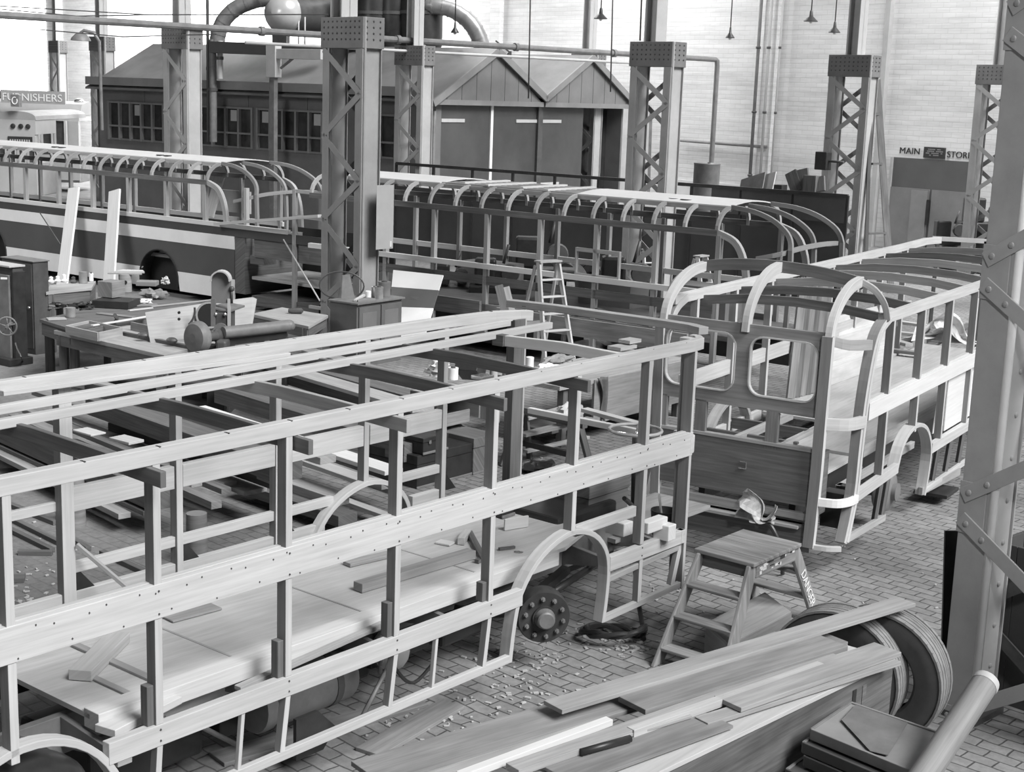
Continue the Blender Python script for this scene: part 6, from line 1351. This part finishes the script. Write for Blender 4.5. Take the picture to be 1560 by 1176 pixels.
# lathe: face plate, mandrel and long bed bar
def lathe_machine():
    D=19.6; q=lambda x,y,d=0:PY(x,y,D+d)
    t=thing('wood_lathe','low wood lathe with a round face plate and a long rounded bed bar','lathe',(q(330,515).x,D,0))
    ax=(q(330,512,.3)-q(300,515)).normalized()
    build(MB().lathe([(.06,.12),(.19,.10),(.225,.05),(.225,-.02),(.20,-.05),(.14,-.05),(.12,-.02),(.05,-.03)],q(303,514),(ax*-1),28,cap=True),'face_plate',IRON,t)
    build(MB().lathe([(.05,0),(.07,.05),(.07,.25),(.1,.28),(.1,.36),(.06,.4)],q(308,514),ax,16),'spindle',STD,t); build(MB().box(q(325,0).x,q(342,0).x,D+.0,D+.3,q(0,530).z-.2,q(0,508).z),'headstock',STD,t,.03)
    build(MB().tube([q(340,507,.2),q(440,496,.9)],.085,14),'bed_bar',IRON,t); build(MB().sphere(q(440,496,.9),.085,12,8,(1.1,1,1)),'bar_end',IRON,t); build(MB().beam(q(335,520,.3),q(432,507,.95),.18,.12),'bed',BLK,t)
    for x,y,d in ((330,525,.2),(425,515,.9)): c=q(x,y,d); build(MB().box(c.x-.12,c.x+.12,c.y-.1,c.y+.1,0,c.z),'pedestal',BLK,t,.01)
lathe_machine()
# clutter on the left benches
zb=.955
def at(x,y,z=zb): return P(x,y,z)
def wbox(x,y,z,w,d,h,name,mat,label,cat='box',rot=20,bev=.006):
    c=at(x,y,z); F=Matrix.Translation(c)@Matrix.Rotation(R(rot),4,'Z'); return single(MB(F).box(-w/2,w/2,0,d,0,h),name,mat,label,cat,None,bev)
wbox(168,470,zb,.62,.5,.12,'flat_case',BLK,'flat black case under the wooden box on the cluttered bench','case',-8)
wbox(160,453,zb+.13,.30,.32,.26,'wooden_box',W_G,'grey wooden box beside the round pedestal on the cluttered bench','box',-25)
t=thing('round_pedestal','pale round pedestal block with a board on top, on the cluttered bench','pedestal',at(191,448,zb+.12)); c=at(191,444,zb+.12); build(MB().lathe([(.11,0),(.11,.30)],c,(0,0,1),18),'drum_block',W_M,t); build(MB().lathe([(.035,0),(.035,.004)],c+Vector((.03,-.11,.17)),(0,-1,0),10),'mark',BLK,t)
c2=c+Vector((0,0,.30)); 
single(MB().prism([c2+Vector((-.27,-.1,0)),c2+Vector((.3,-.05,0)),c2+Vector((.2,.2,0)),c2+Vector((-.2,.2,0))],(0,0,.02)),'top_board',W_M,'lower thin board lying on the round pedestal block','board')
single(MB().prism([c2+Vector((-.15,-.05,.022)),c2+Vector((.33,.0,.022)),c2+Vector((.25,.2,.022)),c2+Vector((-.1,.2,.022))],(0,0,.03)),'top_board',W_L,'upper thin board lying on the round pedestal block','board')
wbox(222,436,zb+.1,.35,.25,.08,'flat_box',W_G,'flat grey box right of the round pedestal','box',0)
rag(P(235,455,zb),(1.2,.8,.7),'crumpled pale paper bag on the cluttered bench right of the pedestal',CLOTH,21,'paper_bag','bag',FW0,.16)
rag(P(220,462,zb),(1.0,.7,.4),'pale shavings heap on the cluttered bench before the paper bag',PAPER,22,'shavings_heap','shavings',FW0,.12)
rag(P(252,433,zb+.1),(.7,.7,.8),'small pale lump on a dark fitting at the end of the cluttered bench',LGP,23,'lump','lump',FW0,.1)
can(tuple(P(108,483,zb)),.075,.15,'tin_can',TIN,'grey tin at the left end of the cluttered bench','tin',F=FW0,lid=False)
can(tuple(P(127,431,1.055)),.075,.2,'tin_can',TIN,'shiny tin on the raised shelf right of the tall cabinet','tin',F=FW0,lid=False)
can(tuple(P(139,428,1.055)),.04,.14,'bottle',WHP,'small pale bottle beside the shiny tin on the shelf','bottle',F=FW0)
for i,(x,y,l) in enumerate(((78,431,'leftmost small white part on the raised shelf'),(88,430,'second small white part on the raised shelf'),(98,430,'third small white part on the raised shelf, the tallest'),(112,431,'small dark-topped part on the raised shelf beside the tin'))):
    c=P(x,y,1.055); single(MB().lathe([(.05,0),(.06,.03),(.03,.06),(.035,.10+.03*(i==2)),(.0,.12+.03*(i==2))],c,(0,0,1),10),'small_part',WHP if i<3 else STD,l,'part')
for i,(x0,y0,x1,y1,w,mt,l) in enumerate(((140,497,225,483,.06,W_W,'bright white lath lying along the cluttered bench'),(150,478,205,484,.12,W_G,'thin grey board across the middle of the cluttered bench'),(165,467,240,465,.18,W_G,'flat grey board before the flat black case'),(72,487,100,486,.2,W_M,'pale square board at the left end of the cluttered bench'),(230,468,330,457,.05,W_M,'laths lying along the top of the jig board'),(196,474,232,470,.06,W_L,'short pale strip near the middle of the cluttered bench'))):
    lp(FW0,x0,y0,x1,y1,zb,w,.02,'bench_board',mt,l,'board')
for i,(x,y,r,l) in enumerate(((88,468,.09,'dark tool heap at the left of the cluttered bench'),(122,470,.12,'dark hand tools in the middle left of the cluttered bench'),(140,466,.08,'small black tool beside the dark hand tools'))):
    rag(P(x,y,zb),(1.5,1,.5),l,BLK,30+i,'tool_heap','tools',FW0,r)
c=P(450,478,.85); single(MB().lathe([(.03,-.12),(.05,-.05),(.05,.1),(.02,.13)],c+Vector((0,0,.05)),(1,.2,0),10),'hand_tool',STD,'small dark hand tool on the bench end left of the cupboard','tool')
single(MB().tube(spline([P(176,490,.95),P(178,485,1.0),P(175,480,1.08)],3),.03,8),'vice_handle',STD,'short black lever on the front of the cluttered bench','lever')
wbox(388,425,.5,.0+.25,.25,.28,'square_box',W_M,'small square box on the platform of the left bus','box',10) if False else None
# timber stacks on the floor, long boards running away to the left
def stackboard(x0,y0,x1,y1,z,w,h,mat,label): return lp(F1,x0,y0,x1,y1,z,w,h,'stacked_timber',mat,label,'timber')
ST_=[((150,628),(440,732),.62,.34,.20,W_D,'thick dark baulk lying across the left timber stack'),
((215,615),(500,706),.55,.22,.08,W_M,'pale-topped board behind the thick dark baulk'),
((262,632),(560,738),.50,.20,.05,W_L,'bright board on the timber stack behind the wheel arch'),
((300,625),(600,722),.42,.26,.05,W_W,'widest bright board of the far timber stack'),
((330,655),(590,745),.34,.16,.06,W_G,'grey board between the bright boards of the far stack'),
((20,640),(330,775),.45,.12,.08,W_G,'grey batten along the top of the left dark stack'),
((-30,650),(250,775),.30,.30,.22,W_D,'big dark baulk at the front of the left stack'),
((330,705),(520,770),.22,.22,.10,W_M,'square timber under the far wheel arch, upper of two'),
((60,600),(330,690),.58,.22,.06,W_G,'flat grey board at the back of the left stack'),
((350,610),(640,700),.30,.5,.22,W_D,'low dark stack base behind the bright boards'),
((120,585),(420,668),.5,.30,.08,W_M,'wide pale board beyond the grey one at the back of the stack'),
((240,700),(390,752),.30,.30,.05,W_M,'short wide board lying below the baulk'),
((405,556),(645,627),.72,.34,.05,W_M,'wide pale board on the low stack beyond the far rail, near the black trunk'),
((418,575),(640,640),.38,.30,.32,W_D,'dark block of timber under the wide pale board'),
((470,538),(660,592),.62,.26,.06,W_G,'grey board at the back of the low stack, near the cupboard'),
((60,668),(300,742),.50,.14,.05,W_M,'mid-grey batten on the front of the left stack'),
((170,655),(420,745),.40,.10,.10,W_D,'dark narrow timber beside the thick baulk'),
((40,628),(345,752),.36,.12,.06,W_G,'narrow grey batten second from the front of the left stack'),
((85,640),(350,748),.30,.18,.10,W_M,'mid-grey board low in the left stack, before the thick baulk'),
((-10,690),(190,790),.16,.14,.06,W_M,'pale edge board at the foot of the left stack'),
((-20,672),(225,785),.22,.10,.05,W_D,'dark lath at the foot of the left stack'),
((250,672),(430,742),.46,.08,.05,W_L,'thin bright lath beside the square timber under the arch'),
((345,668),(600,752),.26,.12,.05,W_M,'lower mid-grey board of the far bright stack'),
((440,735),(650,812),.10,.12,.05,W_L,'pale strip on the ground inside the far wheel arch'),
((370,745),(530,800),.10,.26,.12,W_D,'lower dark timber on the floor under the far arch')]
for (p,q,z,w,h,m,l) in ST_: stackboard(*p,*q,z,w,h,m,l)
c=P(205,668,.70); 
lp(F1,178,668,208,676,.83,.2,.03,'small_board',W_L,'small bright board lying on the thick dark baulk','board')
lp(F1,122,655,150,663,.66,.2,.02,'small_board',W_L,'small bright board left of the thick dark baulk','board')
lp(F1,300,555,345,552,.92,.10,.05,'small_block',W_L,'pale block on the low wide bench behind the far rail','block')
for i,(x0,y0,x1,y1,l) in enumerate(((0,785,90,830,'upper long thin strip on the ground at far left'),(10,770,85,800,'second long thin strip on the ground at far left'),(-5,800,80,842,'lowest of the thin strips on the ground at far left'),(95,815,135,840,'dark short block on the ground beside the second far pillar'),(155,845,235,882,'long dark strip on the ground between the far pillars'),(28,845,80,846,'thin dark rod lying level on the ground at left'),(8,940,70,955,'mitred pale corner frame on the ground at far left'),(15,925,80,952,'dark edge of the corner frame on the ground at far left'))):
    lp(F1,x0,y0,x1,y1,0.0,.06 if i<6 else .1,.05,'ground_strip',W_D if i not in (6,) else W_M,l,'strip')
lp(F1,12,885,38,884,0,.16,.04,'floor_block',W_D,'small flat square block lying on the open ground at left','block')
for (x,y,l) in ((115,800,'round wooden stump post at the left of the stack'),(300,860,'stump trestle leg under the far guard rail'),):
    c=P(x,y,0); t=thing('stump_post',l,'post',c); build(MB().lathe([(.11,0),(.10,.5),(.10,.52)],c,(0,0,1),14),'trunk',W_G,t)

# ================================================================ repeats of one kind share a group
GR={'steel_column':'lattice columns of the hall','unfinished_bus':'buses being built','plank':'planks of the foreground pile and bus','roof_batten':'loose battens on the foreground bus','wood_scrap':'wood scraps on the bus floor','dark_plank':'dark planks standing in the right-hand bus','batten':'battens across the plywood sheet','scrap_board':'boards of the scrap heap','stacked_timber':'timber stacked on the left','ground_strip':'strips lying on the ground','workshop_machine':'dark workshop machines','tyre':'big tyres','bent_duct':'bent extraction ducts','downpipe':'pipes on the back wall','overhead_wire':'overhead wires','hanging_rod':'hanging rods','bracket_lamp':'bracket lamps','leaning_plank':'planks leaning on the left bus','leaning_sheet':'sheets behind the guard rail','stacked_board':'stacked boards','workbench':'workbenches','paint_can':'cans on the cupboard','paint_tin':'tins on the bench','small_part':'small parts on the shelf','bench_board':'boards on the left bench','floor_board':'boards under the bench','folded_sack':'sacks under the crate','pale_block':'pale blocks at the bus front','timber_length':'loose timber lengths','tramcar':'trams','stepladder':'stepladders','top_board':'boards on the pedestal','tool_heap':'hand tools on the bench','prop_rod':'rods propped on the left bus','packing_board':'boards on edge below the middle bus','ground_board':'boards on the ground','painted_lettering':'lettering over the store door','flue_pipe':'pipes before the booth windows','stump_post':'stump posts','small_board':'small boards on the timber stack','board_end':'board ends by the stepladder'}
cnt={}
for o in list(scn.objects):
    if o.parent is None and 'label' in o.keys(): k=o.name.split('.')[0]; cnt.setdefault(k,[]).append(o)
for k,os_ in cnt.items():
    if len(os_)>1 and k in GR:
        for o in os_: o['group']=GR[k]
# ================================================================ light
w=bpy.data.worlds.new('hall_light'); scn.world=w; w.use_nodes=True; nt=w.node_tree; bg=nt.nodes['Background']
tc=nt.nodes.new('ShaderNodeTexCoord'); sx=nt.nodes.new('ShaderNodeSeparateXYZ'); nt.links.new(tc.outputs['Generated'],sx.inputs[0])
r=nt.nodes.new('ShaderNodeValToRGB'); e=r.color_ramp.elements; e[0].position=0; e[0].color=(.10,.10,.10,1); e[1].position=1; e[1].color=(1,1,1,1)
x=e.new(.45); x.color=(.28,.28,.28,1)
nt.links.new(sx.outputs[2],r.inputs[0]); nt.links.new(r.outputs[0],bg.inputs[0]); bg.inputs[1].default_value=.17
def sun(d,st,ang):
    l=bpy.data.lights.new('skylight_sun','SUN'); l.energy=st; l.angle=R(ang); o=link(bpy.data.objects.new('skylight_sun',l)); o.rotation_euler=Vector(d).to_track_quat('Z','Y').to_euler()
sun((.58,-.46,.74),6.3,30)
def area(p,tgt,sx_,sy_,en):
    l=bpy.data.lights.new('roof_light','AREA'); l.shape='RECTANGLE'; l.size=sx_; l.size_y=sy_; l.energy=en; o=link(bpy.data.objects.new('roof_light',l))
    o.location=p; o.rotation_euler=(Vector(p)-Vector(tgt)).to_track_quat('Z','Y').to_euler(); return o
for v,en in ((7,800),(22,650),(38,850),(56,2400),(72,5200)):
    p=FC@Vector((UW-5,v,13.5)); q=FC@Vector((UW,v,5)); area(p,q,3,12,en*2.2)
scn.view_settings.view_transform='Standard'; scn.view_settings.look='None'; scn.view_settings.exposure=-.14; scn.view_settings.gamma=1.07

area((-17,23,10.5),FB@Vector((21.2,27,.9)),6,6,1500)
l=bpy.data.lights.new('column_fill_spot','SPOT'); l.energy=2600; l.spot_size=R(34); l.spot_blend=.8; l.shadow_soft_size=.5; o=link(bpy.data.objects.new('column_fill_spot',l))  # added spot, no fitting of the hall: brightens the near column's faces
o.location=(3.4,1.0,9.0); tg=Vector((4.0,10.6,3.2)); o.rotation_euler=(o.location-tg).to_track_quat('Z','Y').to_euler()
